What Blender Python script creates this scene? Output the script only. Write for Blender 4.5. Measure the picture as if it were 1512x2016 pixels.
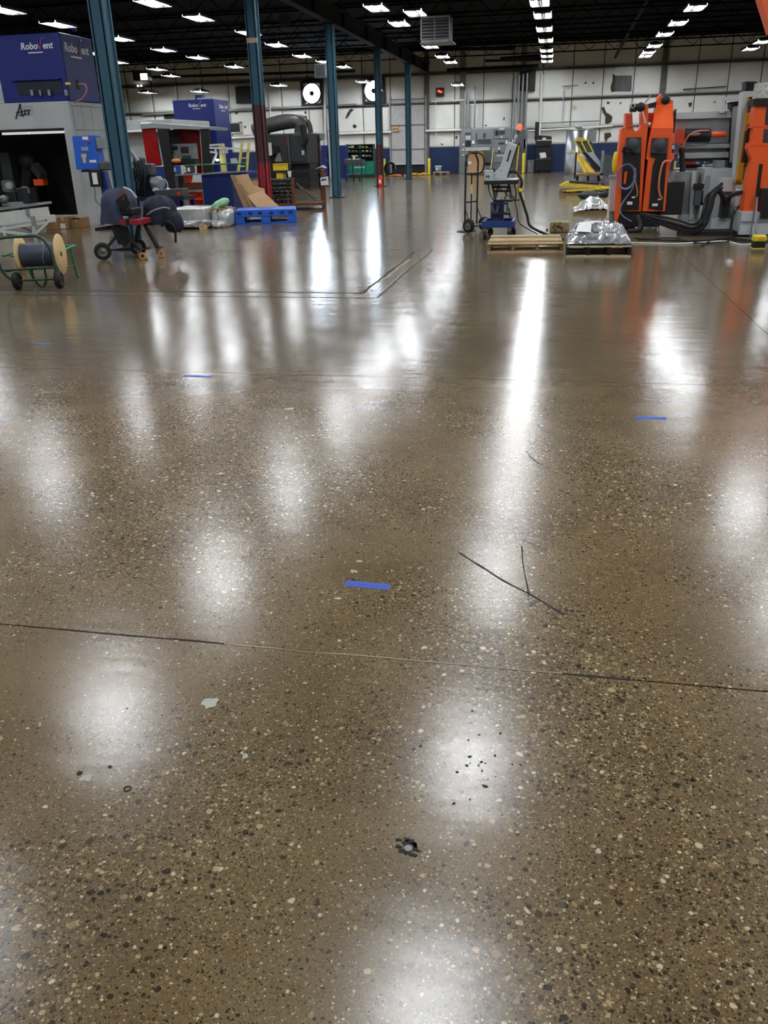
import bpy, bmesh, math, random
from mathutils import Vector, Matrix, noise
for o in list(bpy.data.objects): bpy.data.objects.remove(o)
S = bpy.context.scene
COL = S.collection

# ------------------------------------------------------------------ camera
F, CX, CY, EYE = 1630.0, 756.0, 1008.0, 1.5      # focal length in pixels of the 1512x2016 frame
ROLL = 0.0268
def _ray(px, py): return Vector(((px-CX)/F, (py-CY)/F, 1.0))
_Y = _ray(1100, 278).normalized()                # the hall's length runs to this vanishing point
_Z = _Y.cross(_ray(100, 278+1000*ROLL)).normalized()
if _Z.y > 0: _Z = -_Z
_X = _Y.cross(_Z)
M3 = Matrix((_X, _Y, _Z))
EYEP = Vector((0, 0, EYE))
def W(px, py, y):                                # pixel -> point on the upright plane y = const
    w = M3 @ _ray(px, py); return EYEP + w*(y/w.y)
def G(px, py, z=0.0):                            # pixel -> point on the level plane z = const
    w = M3 @ _ray(px, py); return EYEP + w*((z-EYE)/w.z)
cam = bpy.data.cameras.new('camera'); cam.sensor_width = 36; cam.sensor_fit = 'AUTO'
cam.lens = F/2016*36; cam.clip_start = .05; cam.clip_end = 200
co = bpy.data.objects.new('camera', cam); COL.objects.link(co)
R = Matrix((M3 @ Vector((1,0,0)), M3 @ Vector((0,-1,0)), M3 @ Vector((0,0,-1)))).transposed()
co.matrix_world = Matrix.Translation(EYEP) @ R.to_4x4()
S.camera = co
# ------------------------------------------------------------------ world, exposure
w = bpy.data.worlds.new('world'); S.world = w; w.use_nodes = True
w.node_tree.nodes['Background'].inputs[0].default_value = (.6, .75, 1, 1)
w.node_tree.nodes['Background'].inputs[1].default_value = .3
S.view_settings.view_transform = 'Standard'; S.view_settings.look = 'None'
S.view_settings.gamma = 1; S.view_settings.use_curve_mapping = False
S.view_settings.exposure = 0.18
S.cycles.use_denoising = True
S.cycles.max_bounces = 6; S.cycles.caustics_reflective = False; S.cycles.caustics_refractive = False
S.cycles.sample_clamp_indirect = 4
LAMP = 47.0            # radiance of the high-bay lenses
DAY = 36.0             # radiance of the daylight in the fan openings

# ------------------------------------------------------------------ materials
def lin(c):
    return tuple(((v/255)/12.92 if v/255 <= .04045 else ((v/255+.055)/1.055)**2.4) for v in c)
MATS = {}
def mat(name, rgb=(128,128,128), rough=.5, metal=0., var=.12, scale=6., bump=0., bscale=40., emit=0., alpha=1., spec=.5, coat=0., trans=0.):
    if name in MATS: return MATS[name]
    m = bpy.data.materials.new(name); m.use_nodes = True; MATS[name] = m
    nt = m.node_tree; b = nt.nodes['Principled BSDF']; L = nt.links
    c = lin(rgb)
    b.inputs['Roughness'].default_value = rough; b.inputs['Metallic'].default_value = metal
    b.inputs['Specular IOR Level'].default_value = spec
    b.inputs['Coat Weight'].default_value = coat
    b.inputs['Transmission Weight'].default_value = trans
    if emit:
        b.inputs['Base Color'].default_value = (*c, 1)
        b.inputs['Emission Color'].default_value = (*c, 1); b.inputs['Emission Strength'].default_value = emit
        return m
    g = nt.nodes.new('ShaderNodeNewGeometry')
    n = nt.nodes.new('ShaderNodeTexNoise'); n.inputs['Scale'].default_value = scale; n.inputs['Detail'].default_value = 5
    L.new(g.outputs['Position'], n.inputs['Vector'])
    r = nt.nodes.new('ShaderNodeValToRGB'); L.new(n.outputs['Fac'], r.inputs[0])
    r.color_ramp.elements[0].position = .3; r.color_ramp.elements[1].position = .7
    r.color_ramp.elements[0].color = (*[v*(1-var) for v in c], 1)
    r.color_ramp.elements[1].color = (*[min(1, v*(1+var)) for v in c], 1)
    L.new(r.outputs[0], b.inputs['Base Color'])
    if bump:
        n2 = nt.nodes.new('ShaderNodeTexNoise'); n2.inputs['Scale'].default_value = bscale; n2.inputs['Detail'].default_value = 3
        L.new(g.outputs['Position'], n2.inputs['Vector'])
        bp = nt.nodes.new('ShaderNodeBump'); bp.inputs['Strength'].default_value = bump; bp.inputs['Distance'].default_value = .02
        L.new(n2.outputs['Fac'], bp.inputs['Height']); L.new(bp.outputs[0], b.inputs['Normal'])
    if alpha < 1: b.inputs['Alpha'].default_value = alpha
    return m

def floor_material():
    m = bpy.data.materials.new('polished_concrete'); m.use_nodes = True; MATS['concrete'] = m
    nt = m.node_tree; b = nt.nodes['Principled BSDF']; N = nt.nodes.new; L = nt.links.new
    def math_(op, a, c=None, d=None):
        n = N('ShaderNodeMath'); n.operation = op
        for i, v in enumerate((a, c, d)):
            if v is None: continue
            if isinstance(v, (int, float)): n.inputs[i].default_value = v
            else: L(v, n.inputs[i])
        return n.outputs[0]
    def ramp(fac, els, const=False):
        n = N('ShaderNodeValToRGB'); L(fac, n.inputs[0]); cr = n.color_ramp
        if const: cr.interpolation = 'CONSTANT'
        while len(cr.elements) < len(els): cr.elements.new(.5)
        for e, (p, c) in zip(cr.elements, els):
            e.position = p; e.color = (*lin(c), 1) if isinstance(c, tuple) else (c, c, c, 1)
        return n.outputs[0]
    def nz(vec, s, det=4, rough=.55):
        n = N('ShaderNodeTexNoise'); n.inputs['Scale'].default_value = s; n.inputs['Detail'].default_value = det
        n.inputs['Roughness'].default_value = rough; L(vec, n.inputs['Vector']); return n.outputs
    def mix(f, a, c, blend='MIX'):
        n = N('ShaderNodeMix'); n.data_type = 'RGBA'; n.blend_type = blend; n.clamp_factor = True
        if isinstance(f, (int, float)): n.inputs[0].default_value = f
        else: L(f, n.inputs[0])
        for i, v in ((6, a), (7, c)):
            if isinstance(v, tuple): n.inputs[i].default_value = (*lin(v), 1)
            else: L(v, n.inputs[i])
        return n.outputs[2]
    g = N('ShaderNodeNewGeometry'); P = g.outputs['Position']
    sx = N('ShaderNodeSeparateXYZ'); L(P, sx.inputs[0]); Yv = sx.outputs[1]
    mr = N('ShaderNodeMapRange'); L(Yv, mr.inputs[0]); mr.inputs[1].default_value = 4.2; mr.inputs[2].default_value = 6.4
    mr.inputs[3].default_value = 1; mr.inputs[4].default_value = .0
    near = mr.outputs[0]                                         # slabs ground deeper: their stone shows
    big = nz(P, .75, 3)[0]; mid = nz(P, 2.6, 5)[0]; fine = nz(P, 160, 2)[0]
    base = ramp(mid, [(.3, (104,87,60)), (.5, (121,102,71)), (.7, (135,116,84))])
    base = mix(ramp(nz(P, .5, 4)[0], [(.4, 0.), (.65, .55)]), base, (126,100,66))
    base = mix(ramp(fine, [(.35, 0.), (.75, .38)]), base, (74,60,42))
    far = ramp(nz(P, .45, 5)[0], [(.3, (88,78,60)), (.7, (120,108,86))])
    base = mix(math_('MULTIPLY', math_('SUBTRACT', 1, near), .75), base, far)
    # exposed stone: three sizes of pebbles, thickest where the grinder cut deepest
    cut = math_('MULTIPLY', ramp(big, [(.34, .34), (.56, 1.)]), math_('MULTIPLY_ADD', near, .72, .28))
    vadd = N('ShaderNodeVectorMath'); vadd.operation = 'MULTIPLY_ADD'
    L(nz(P, 60, 2)[1], vadd.inputs[0]); vadd.inputs[1].default_value = (.011,)*3; L(P, vadd.inputs[2])
    col = base; heights = None
    for s, lo, hi, pres in ((190, .08, .46, .05), (110, .10, .46, .28), (62, .12, .44, .52), (36, .12, .40, .80)):
        v = N('ShaderNodeTexVoronoi'); v.voronoi_dimensions = '2D'; v.inputs['Scale'].default_value = s
        L(vadd.outputs[0], v.inputs['Vector'])
        sc = N('ShaderNodeSeparateColor'); L(v.outputs['Color'], sc.inputs[0])
        size = math_('MULTIPLY', math_('MULTIPLY_ADD', sc.outputs[0], hi-lo, lo), cut)
        here = math_('GREATER_THAN', sc.outputs[1], pres)
        mk = math_('MULTIPLY', math_('LESS_THAN', v.outputs['Distance'], size), here)
        pc = ramp(sc.outputs[2], [(0, (34,28,21)), (.2, (58,45,31)), (.36, (88,71,49)), (.5, (112,98,74)), (.6, (84,80,66)), (.74, (152,131,95)), (.87, (186,164,122)), (.95, (212,198,166))], True)
        col = mix(math_('MULTIPLY', mk, .85), col, pc)
    # dark scuffs and small pits
    pit = N('ShaderNodeTexVoronoi'); pit.voronoi_dimensions = '2D'; pit.inputs['Scale'].default_value = 16; L(P, pit.inputs['Vector'])
    pm = math_('LESS_THAN', pit.outputs['Distance'], .045)
    col = mix(math_('MULTIPLY', pm, .7), col, (34,30,26))
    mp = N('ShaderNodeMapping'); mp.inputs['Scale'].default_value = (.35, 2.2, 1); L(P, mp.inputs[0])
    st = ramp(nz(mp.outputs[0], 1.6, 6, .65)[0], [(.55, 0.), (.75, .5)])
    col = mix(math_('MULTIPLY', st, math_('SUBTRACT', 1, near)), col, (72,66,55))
    L(col, b.inputs['Base Color'])
    rr = math_('MULTIPLY_ADD', near, .055, .15)
    rr = math_('ADD', rr, math_('MULTIPLY', math_('SUBTRACT', nz(P, 1.7, 5)[0], .5), .11))
    L(rr, b.inputs['Roughness']); b.inputs['Specular IOR Level'].default_value = .62
    bp = N('ShaderNodeBump'); bp.inputs['Strength'].default_value = .10; bp.inputs['Distance'].default_value = .02
    mp2 = N('ShaderNodeMapping'); mp2.inputs['Scale'].default_value = (.5, 1.6, 1); L(P, mp2.inputs[0])
    L(nz(mp2.outputs[0], 3.2, 3)[0], bp.inputs['Height'])
    bp2 = N('ShaderNodeBump'); bp2.inputs['Strength'].default_value = .06; bp2.inputs['Distance'].default_value = .002
    L(nz(P, 220, 2)[0], bp2.inputs['Height']); L(bp.outputs[0], bp2.inputs['Normal']); L(bp2.outputs[0], b.inputs['Normal'])
    return m
floor_material()

mat('joint', (52,46,38), .8); mat('cut', (22,19,15), .75); mat('filler', (150,138,112), .7)
mat('tape', (48,84,190), .6, var=.08, scale=60); mat('patch', (176,178,160), .6)
mat('deck', (7,8,10), .95, var=.2, spec=.1); mat('steel_dark', (28,30,34), .8, var=.2, spec=.2); mat('joist', (8,8,9), .95, var=.2, spec=.1)
mat('teal', (44,84,102), .5, var=.14, scale=3); mat('maroon', (74,38,42), .55, var=.2); mat('red_paint', (150,36,44), .5, var=.15)
mat('scrape', (190,160,140), .8)
mat('panel', (226,226,220), .6, var=.05, scale=1.4, bump=.25, bscale=2.5); mat('wall_seam', (70,70,68), .8)
mat('wainscot', (8,38,80), .55, var=.12, scale=2); mat('girt', (176,176,170), .6, var=.2); mat('girt_dark', (92,90,86), .7, var=.25)
mat('wallcol', (130,130,126), .7, var=.15); mat('tear', (66,58,44), .9, var=.35, scale=14); mat('tear_pale', (196,186,150), .9)
mat('zinc', (150,150,148), .5, .3, var=.1); mat('door_grey', (178,178,176), .5, var=.08); mat('black', (16,16,18), .6, var=.2)
mat('black_gloss', (12,12,14), .3); mat('rubber', (26,26,27), .75, var=.2); mat('rim', (118,118,116), .45, .5)
mat('cab_grey', (122,128,130), .5, var=.06); mat('cab_dark', (58,62,66), .5); mat('cab_line', (86,91,94), .6); mat('paper', (236,236,232), .7, var=.03)
mat('conduit', (150,152,154), .4, .5); mat('pipe_white', (222,222,216), .5, var=.05)
mat('yellow', (226,204,46), .5, var=.08); mat('yellow_pale', (214,206,120), .55); mat('yellow_deep', (222,168,24), .5, var=.1)
mat('card', (186,150,108), .8, var=.07, scale=3); mat('card_edge', (140,108,74), .85); mat('card_dark', (150,114,76), .85)
mat('wood', (196,168,122), .75, var=.2, scale=9); mat('wood_dark', (142,116,80), .8, var=.2, scale=9); mat('wood_pale', (206,192,160), .75, var=.12, scale=9)
mat('blue_plastic', (40,100,205), .45, var=.08); mat('blue_box', (10,32,112), .45, var=.06, scale=2); mat('blue_box_side', (26,44,160), .45)
mat('blue_panel', (14,34,98), .5, var=.1); mat('blue_frame', (34,62,128), .45, var=.12); mat('booth_white', (176,180,178), .5, var=.07, scale=2)
mat('booth_in', (26,27,28), .8); mat('ink', (34,38,44), .6); mat('ink_grey', (150,154,156), .6); mat('logo_white', (226,228,236), .5); mat('logo_red', (188,110,120), .5)
mat('grey_light', (190,196,198), .45, var=.06); mat('grey_mid', (140,146,148), .5, var=.08); mat('grey_dark', (74,78,80), .55, var=.15)
mat('plate', (168,178,184), .4, .0, var=.12, scale=3); mat('rail', (190,198,200), .35, .1, var=.08)
mat('machine_dark', (50,52,52), .6, var=.18); mat('duct_dark', (78,78,74), .45, .3, var=.2); mat('galv', (160,162,164), .3, .85, var=.08, scale=3)
mat('orange', (246,98,36), .42, var=.05, scale=2); mat('orange_dull', (208,80,40), .5, var=.12)
mat('red_curtain', (150,16,14), .3, var=.2, scale=3); mat('red_bright', (232,58,36), .4); mat('rust', (112,62,40), .8, var=.3, scale=20); mat('rust_dark', (64,42,34), .8, var=.3)
mat('green_tube', (28,120,80), .4, var=.1); mat('green_dark', (30,66,48), .5, var=.1); mat('green_cab', (20,136,108), .5); mat('green_bag', (150,206,160), .45, bump=.5, bscale=12)
mat('ply', (214,184,130), .7, var=.08, scale=12); mat('cable_grey', (70,78,92), .5, var=.2, scale=60)
mat('navy', (50,56,80), .8, var=.25, scale=5, bump=.5, bscale=9); mat('navy_dark', (27,31,50), .75, var=.3, scale=5, bump=.5, bscale=9)
mat('castor', (206,140,60), .5); mat('film', (205,206,208), .14, .35, var=.4, scale=5, bump=1., bscale=7); mat('film_dark', (98,102,104), .18, .5, var=.5, scale=5, bump=1., bscale=9)
mat('film_pale', (196,198,196), .25, .35, var=.3, scale=4, bump=.8, bscale=6)
mat('film_clear', (190,192,194), .1, .3, var=.65, scale=9, bump=1., bscale=8, alpha=.78)
mat('stone', (158,144,110), .85, var=.3, scale=14, bump=.4); mat('rust_spot', (104,74,46), .85)
mat('hose_blue', (112,124,160), .4); mat('hose_pink', (226,132,100), .45); mat('green_lamp', (20,110,70), .3)
mat('clear_film', (206,206,198), .2, .2, var=.3, scale=20, bump=.8, bscale=30)
mat('lens', (246,250,255), .4, emit=LAMP); mat('day', (214,234,255), .5, emit=DAY)
mat('red_glow', (255,52,32), .4, emit=5.); mat('red_lens', (255,84,60), .3, emit=1.6); mat('white_glow', (255,255,250), .4, emit=5.); mat('tube_glow', (235,240,240), .4, emit=.55)
mat('screen_dark', (60,40,44), .3); mat('pallet_dark', (30,26,22), .9); mat('white_paint', (214,216,212), .5, var=.06)

# ------------------------------------------------------------------ mesh helpers
class MB:
    def __init__(s, T=None): s.v = []; s.f = []; s.T = T; s.smooth = set()
    def add(s, vs, fs, smooth=False):
        b = len(s.v)
        for p in vs:
            p = Vector(p); s.v.append(s.T @ p if s.T else p)
        for f in fs:
            if smooth: s.smooth.add(len(s.f))
            s.f.append([i+b for i in f])
        return s
    def box(s, a, b):
        (x0,y0,z0),(x1,y1,z1) = [min(p,q) for p,q in zip(a,b)], [max(p,q) for p,q in zip(a,b)]
        return s.add([(x0,y0,z0),(x1,y0,z0),(x1,y1,z0),(x0,y1,z0),(x0,y0,z1),(x1,y0,z1),(x1,y1,z1),(x0,y1,z1)],
                     [(0,3,2,1),(4,5,6,7),(0,1,5,4),(1,2,6,5),(2,3,7,6),(3,0,4,7)])
    def pb(s, x0, y0, x1, y1, Y, d):                # box whose front, at depth Y, spans the pixels x0..x1, y0..y1
        a = W(x0, (y0+y1)/2, Y).x; b = W(x1, (y0+y1)/2, Y).x
        z0 = W((x0+x1)/2, y1, Y).z; z1 = W((x0+x1)/2, y0, Y).z
        return s.box((a, Y, max(z0, 0.0)), (b, Y+d, z1))
    def prism(s, pts, off):                         # outline in space swept by a vector
        n = len(pts); off = Vector(off); pts = [Vector(p) for p in pts]
        return s.add(pts+[p+off for p in pts], [list(range(n))[::-1], list(range(n, 2*n))]+[(i, (i+1) % n, n+(i+1) % n, n+i) for i in range(n)])
    def pp(s, px, Y, d):                            # outline in pixels at depth Y (or a depth per point), d thick
        return s.prism([W(p[0], p[1], p[2] if len(p) > 2 else Y) for p in px], (0, d, 0))
    def tube(s, pts, r, n=8, closed=False, ends=True):
        pts = [Vector(p) for p in pts]; m = len(pts); rings = []
        up = None
        for i, p in enumerate(pts):
            t = (pts[(i+1) % m]-pts[i-1]) if closed else (pts[min(i+1, m-1)]-pts[max(i-1, 0)])
            t.normalize()
            if up is None: up = t.cross(Vector((0,0,1)) if abs(t.z) < .9 else Vector((1,0,0))).normalized()
            up = (up - t*up.dot(t))
            if up.length < 1e-6: up = t.orthogonal()
            up.normalize(); q = t.cross(up)
            rr = r[i] if isinstance(r, (list, tuple)) else r
            rings.append([p+(up*math.cos(a)+q*math.sin(a))*rr for a in [2*math.pi*k/n for k in range(n)]])
        vs = [v for rg in rings for v in rg]; fs = []
        for i in range(m if closed else m-1):
            j = (i+1) % m
            for k in range(n): fs.append((i*n+k, i*n+(k+1) % n, j*n+(k+1) % n, j*n+k))
        s.add(vs, fs, True)
        if not closed and ends: s.add(rings[0]+rings[-1], [list(range(n))[::-1], list(range(n, 2*n))])
        return s
    def cyl(s, a, b, r, n=16): return s.tube([a, b], r, n)
    def bar(s, a, b, w, h, up=(0,0,1)):             # a bar of section w x h from a to b
        a = Vector(a); b = Vector(b); t = (b-a).normalized(); up = Vector(up)
        if abs(t.dot(up)) > .98: up = Vector((0,1,0))
        q = t.cross(up).normalized(); u = q.cross(t)
        c = [q*(w/2)+u*(h/2), -q*(w/2)+u*(h/2), -q*(w/2)-u*(h/2), q*(w/2)-u*(h/2)]
        return s.prism([a+k for k in c], b-a)
    def lathe(s, prof, c, ax=(0,0,1), n=20):        # (radius, along) profile turned about an axis
        ax = Vector(ax).normalized(); u = ax.orthogonal().normalized(); q = ax.cross(u); c = Vector(c); m = len(prof); vs = []
        for r, h in prof:
            for k in range(n):
                a = 2*math.pi*k/n; vs.append(c+ax*h+(u*math.cos(a)+q*math.sin(a))*max(r, 1e-4))
        fs = [(i*n+k, i*n+(k+1) % n, (i+1)*n+(k+1) % n, (i+1)*n+k) for i in range(m-1) for k in range(n)]
        return s.add(vs, fs, True)
    def wheel(s, c, ax, r, w):                      # tyre with rounded shoulders
        return s.lathe([(r*.55,-w/2),(r*.86,-w/2),(r*.97,-w*.3),(r,0),(r*.97,w*.3),(r*.86,w/2),(r*.55,w/2),(r*.55,-w/2)], c, ax, 22)
    def hub(s, c, ax, r, w):
        return s.lathe([(0,-w/2),(r*.2,-w/2),(r*.22,-w*.35),(r*.5,-w*.3),(r*.57,-w*.46),(r*.57,w*.46),(r*.5,w*.3),(r*.22,w*.35),(r*.2,w/2),(0,w/2)], c, ax, 18)
    def blob(s, c, r, seed=0, amp=.08, p=2.6, nu=28, nv=16, freq=2.2, flat=None):
        c = Vector(c); vs = []; sg = lambda t, e: math.copysign(abs(t)**e, t); e = 2/p
        for j in range(nv+1):
            th = -math.pi/2+math.pi*j/nv
            for i in range(nu):
                ph = 2*math.pi*i/nu
                d = Vector((sg(math.cos(th), e)*sg(math.cos(ph), e), sg(math.cos(th), e)*sg(math.sin(ph), e), sg(math.sin(th), e)))
                k = 1+amp*noise.noise(d*freq+Vector((seed*7.3, seed*3.1, 0)))+amp*.5*noise.noise(d*freq*2.7+Vector((seed, 9, 4)))
                q = Vector((d.x*r[0]*k, d.y*r[1]*k, d.z*r[2]*k))+c
                if flat is not None: q.z = max(q.z, flat)
                vs.append(q)
        fs = [(j*nu+i, j*nu+(i+1) % nu, (j+1)*nu+(i+1) % nu, (j+1)*nu+i) for j in range(nv) for i in range(nu)]
        return s.add(vs, fs, True)
    def sheet(s, f, nu, nv, th):                    # f(u,v) -> point; a sheet th thick downwards
        vs = [Vector(f(i/nu, j/nv)) for j in range(nv+1) for i in range(nu+1)]; k = len(vs); w_ = nu+1
        vs += [v-Vector((0,0,th)) for v in vs]; fs = []
        for j in range(nv):
            for i in range(nu):
                a = j*w_+i; fs += [(a, a+1, a+w_+1, a+w_), (k+a, k+a+w_, k+a+w_+1, k+a+1)]
        rim = [i for i in range(w_)]+[j*w_+nu for j in range(1, nv+1)]+[nv*w_+i for i in range(nu-1, -1, -1)]+[j*w_ for j in range(nv-1, 0, -1)]
        for a, b in zip(rim, rim[1:]+rim[:1]): fs.append((b, a, k+a, k+b))
        return s.add(vs, fs, True)

def drape(m, c, prof, k=(1,1), folds=9, amp=.08, seed=1, n=48):   # cloth hanging over a thing: rings that ripple more towards the hem
    c = Vector(c); vs = []; rows = len(prof)
    for i, (r_, z_) in enumerate(prof):
        for j in range(n):
            a = 2*math.pi*j/n; d = Vector((math.cos(a), math.sin(a), 0)); f = 1-i/(rows-1)
            q = 1+amp*f*math.sin(folds*a+2.5*noise.noise(d*1.3+Vector((seed,0,z_*2))))+.09*noise.noise(d*1.6+Vector((seed*3,1,z_*3)))
            zz = z_+.03*noise.noise(d*2.1+Vector((0,seed,z_)))
            vs.append(c+Vector((d.x*r_*k[0]*q, d.y*r_*k[1]*q, zz)))
    m.add(vs, [(i*n+j, i*n+(j+1) % n, (i+1)*n+(j+1) % n, (i+1)*n+j) for i in range(rows-1) for j in range(n)], True); return m
def origin_of(o):
    v = Vector((0,0,0))
    while o: v = v+o.location; o = o.parent
    return v
def put(name, mb, material, parent=None, loc=None, bevel=0., **pr):
    me = bpy.data.meshes.new(name)
    org = origin_of(parent) if parent else (Vector(loc) if loc is not None else Vector((0,0,0)))
    me.from_pydata([tuple(v-org) for v in mb.v], [], mb.f)
    for i in mb.smooth: me.polygons[i].use_smooth = True
    me.materials.append(MATS[material])
    bm = bmesh.new(); bm.from_mesh(me); bmesh.ops.recalc_face_normals(bm, faces=bm.faces)
    if bevel:
        es = [e for e in bm.edges if len(e.link_faces) == 2 and e.calc_face_angle(0) > .6]
        bmesh.ops.bevel(bm, geom=es, offset=bevel, segments=1, affect='EDGES', clamp_overlap=True)
    bm.to_mesh(me); bm.free()
    o = bpy.data.objects.new(name, me); COL.objects.link(o)
    if parent: o.parent = parent
    else: o.location = org
    for k, v in pr.items(): o[k] = v
    return o
def thing(name, label, cat, loc, group=None):
    o = bpy.data.objects.new(name, None); COL.objects.link(o); o.location = Vector(loc); o.empty_display_size = .2
    o['label'] = label; o['category'] = cat
    if group: o['group'] = group
    return o
def single(name, label, cat, mb, material, loc, group=None, bevel=0.):
    o = put(name, mb, material, None, loc, bevel); o['label'] = label; o['category'] = cat
    if group: o['group'] = group
    return o
def struct(name, mb, material, loc=(0,0,0), **k):
    o = put(name, mb, material, None, loc); o['kind'] = 'structure'
    for a, b in k.items(): o[a] = b
    return o
def clone(root, loc, label=None):
    r = root.copy(); COL.objects.link(r); r.location = Vector(loc)
    if label: r['label'] = label
    for ch in root.children:
        c = ch.copy(); COL.objects.link(c); c.parent = r
        for gch in ch.children:
            d = gch.copy(); COL.objects.link(d); d.parent = c
    return r
def text_mb(txt, size, at, right, up, th=.004, shear=0., bold=0.):
    cu = bpy.data.curves.new('t', 'FONT'); cu.body = txt; cu.size = size; cu.extrude = th; cu.shear = shear; cu.offset = bold
    cu.align_x = 'LEFT'; cu.resolution_u = 2
    o = bpy.data.objects.new('t', cu); COL.objects.link(o)
    dg = bpy.context.evaluated_depsgraph_get(); me = o.evaluated_get(dg).to_mesh()
    right = Vector(right).normalized(); up = Vector(up).normalized(); nrm = right.cross(up); at = Vector(at)
    m = MB(); m.add([at+right*v.co.x+up*v.co.y+nrm*v.co.z for v in me.vertices], [list(p.vertices) for p in me.polygons])
    wd = max((v.co.x for v in me.vertices), default=0)
    bpy.data.objects.remove(o); bpy.data.curves.remove(cu); m.width = wd
    return m
def arc(c, r, a0, a1, n, u, v):
    c = Vector(c); u = Vector(u); v = Vector(v)
    return [c+(u*math.cos(math.radians(a0+(a1-a0)*i/n))+v*math.sin(math.radians(a0+(a1-a0)*i/n)))*r for i in range(n+1)]
def smooth_path(pts, k=4):
    pts = [Vector(p) for p in pts]; out = []
    for i in range(len(pts)-1):
        p0 = pts[max(i-1, 0)]; p1 = pts[i]; p2 = pts[i+1]; p3 = pts[min(i+2, len(pts)-1)]
        for j in range(k):
            t = j/k
            out.append(.5*((2*p1)+(p2-p0)*t+(2*p0-5*p1+4*p2-p3)*t*t+(3*p1-p0-3*p2+p3)*t**3))
    return out+[pts[-1]]
def up_post(px, py0, py1, Y):    # plumb line through a pixel
    a = W(px, py1, Y); b = W(px, py0, Y); return Vector((a.x, Y, max(0, a.z))), Vector((a.x, Y, b.z))
rnd = random.Random(7)
X0, X1, Y0, Y1, ZC = -36.0, 15.0, -9.0, 48.9, 6.1

# ================================================================== SETTING
# floor: cast slabs with open joints
fl = struct('floor', MB().box((X0, Y0, -.2), (X1, Y1, -.02)), 'joint', (0,0,0))
YS = [Y0, -1.4, 2.19, 5.66, 9.36, 13.42, 17.2, 20.9, 24.6, 28.3, 32, 35.7, 39.4, 43.1, Y1]
XS = [X0, -16.5, 1.78, X1]
g_ = .0035
for i in range(len(XS)-1):
    for j in range(len(YS)-1):
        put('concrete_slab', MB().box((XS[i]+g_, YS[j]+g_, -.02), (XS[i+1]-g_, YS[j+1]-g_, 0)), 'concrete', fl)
def floor_line(name, pts, wd, material, z=.0012, jit=.0):
    m = MB(); pts = smooth_path([Vector((p[0], p[1], 0)) for p in pts], 6) if jit else [Vector((p[0], p[1], 0)) for p in pts]
    q = []
    for k, p in enumerate(pts):
        t = pts[min(k+1, len(pts)-1)]-pts[max(k-1, 0)]; n = Vector((-t.y, t.x, 0)).normalized()
        ww = wd*(1+jit*noise.noise(p*9)); o = n*(jit*wd*.8*noise.noise(p*5+Vector((3,1,0))))
        q.append((p+n*ww/2+o, p-n*ww/2+o))
    for (a, b), (c, d) in zip(q, q[1:]):
        m.prism([a, b, d, c], (0, 0, z))
    return put(name, m, material, fl)
# saw-cut service trench, L-shaped, refilled
for a, b, wd in (((-8.5,9.30),(-2.06,9.24),.05), ((-8.5,8.98),(-1.86,8.93),.022), ((-2.06,9.24),(-2.08,13.1),.03), ((-1.84,8.93),(-1.84,13.35),.018), ((-7.2,13.12),(-1.84,13.4),.014)):
    n = 7; pts = [(a[0]+(b[0]-a[0])*k/n+rnd.uniform(-.008,.008), a[1]+(b[1]-a[1])*k/n+rnd.uniform(-.008,.008)) for k in range(n+1)]
    floor_line('trench_cut', pts, wd, 'cut', jit=.55)
floor_line('chipped_edge', [(-2.03,10.0),(-2.01,10.6),(-2.02,11.4),(-2.0,12.2)], .03, 'filler', .001, .9)
floor_line('chipped_edge', [(-1.88,9.4),(-1.87,10.3),(-1.89,11.0)], .018, 'filler', .001, .9)
# the near joint is broken out and filled in places
jl = G(380,1262); jr = G(1100,1318)
floor_line('joint_spall', [(-1.6,2.19),(-1.4,2.188),(-1.25,2.19),(-1.02,2.19)], .007, 'cut', .0012, .8)
floor_line('joint_spall', [(.14,2.19),(.2,2.19),(.3,2.19)], .007, 'cut', .0012, .8)
floor_line('joint_filler', [(-1.0,2.19),(-.75,2.188),(-.5,2.19),(-.2,2.19),(.1,2.19)], .006, 'filler', .0012, .6)
# cracks and scuffs
floor_line('crack', [tuple(G(*p))[:2] for p in ((905,1088),(930,1105),(958,1122),(985,1140),(1012,1155),(1045,1172),(1075,1190),(1110,1212))], .009, 'cut', .001, .9)
floor_line('crack', [tuple(G(*p))[:2] for p in ((1027,1075),(1029,1100),(1033,1130),(1041,1172))], .0045, 'cut', .001, .8)
floor_line('crack', [tuple(G(*p))[:2] for p in ((1028,1062),(1050,1072),(1075,1082))], .003, 'cut', .001, .8)
floor_line('scuff', [tuple(G(*p))[:2] for p in ((1058,835),(1066,845),(1082,853),(1096,850))], .006, 'cut', .001, .8)
floor_line('scuff', [tuple(G(*p))[:2] for p in ((1036,888),(1050,905),(1072,918))], .004, 'cut', .001, .8)
def ragged(m, c, rx, ry, z, seed, n=16, amp=.45, h=.0012):
    c = Vector(c); pts = []
    for k in range(n):
        a = 2*math.pi*k/n; q = 1+amp*noise.noise(Vector((math.cos(a)*1.7+seed, math.sin(a)*1.7, seed*.7)))*1.6
        pts.append(c+Vector((math.cos(a)*rx*q, math.sin(a)*ry*q, z)))
    return m.prism(pts, (0, 0, h))
for k, (p, rx, ry) in enumerate((((412,1385),.024,.022), ((697,1125),.011,.012), ((708,1105),.009,.006), ((664,1178),.012,.009), ((170,1532),.016,.012), ((570,805),.03,.02), ((483,1489),.009,.009))):
    put('filled_patch', ragged(MB(), G(*p), rx, ry, 0, k*2.7+1), 'patch', fl)
a = G(803, 1668)
an = put('chipped_hole', ragged(MB(), a+Vector((.004,.004,0)), .014, .016, 0, 3.3, 22, .5), 'cut', fl)
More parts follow.
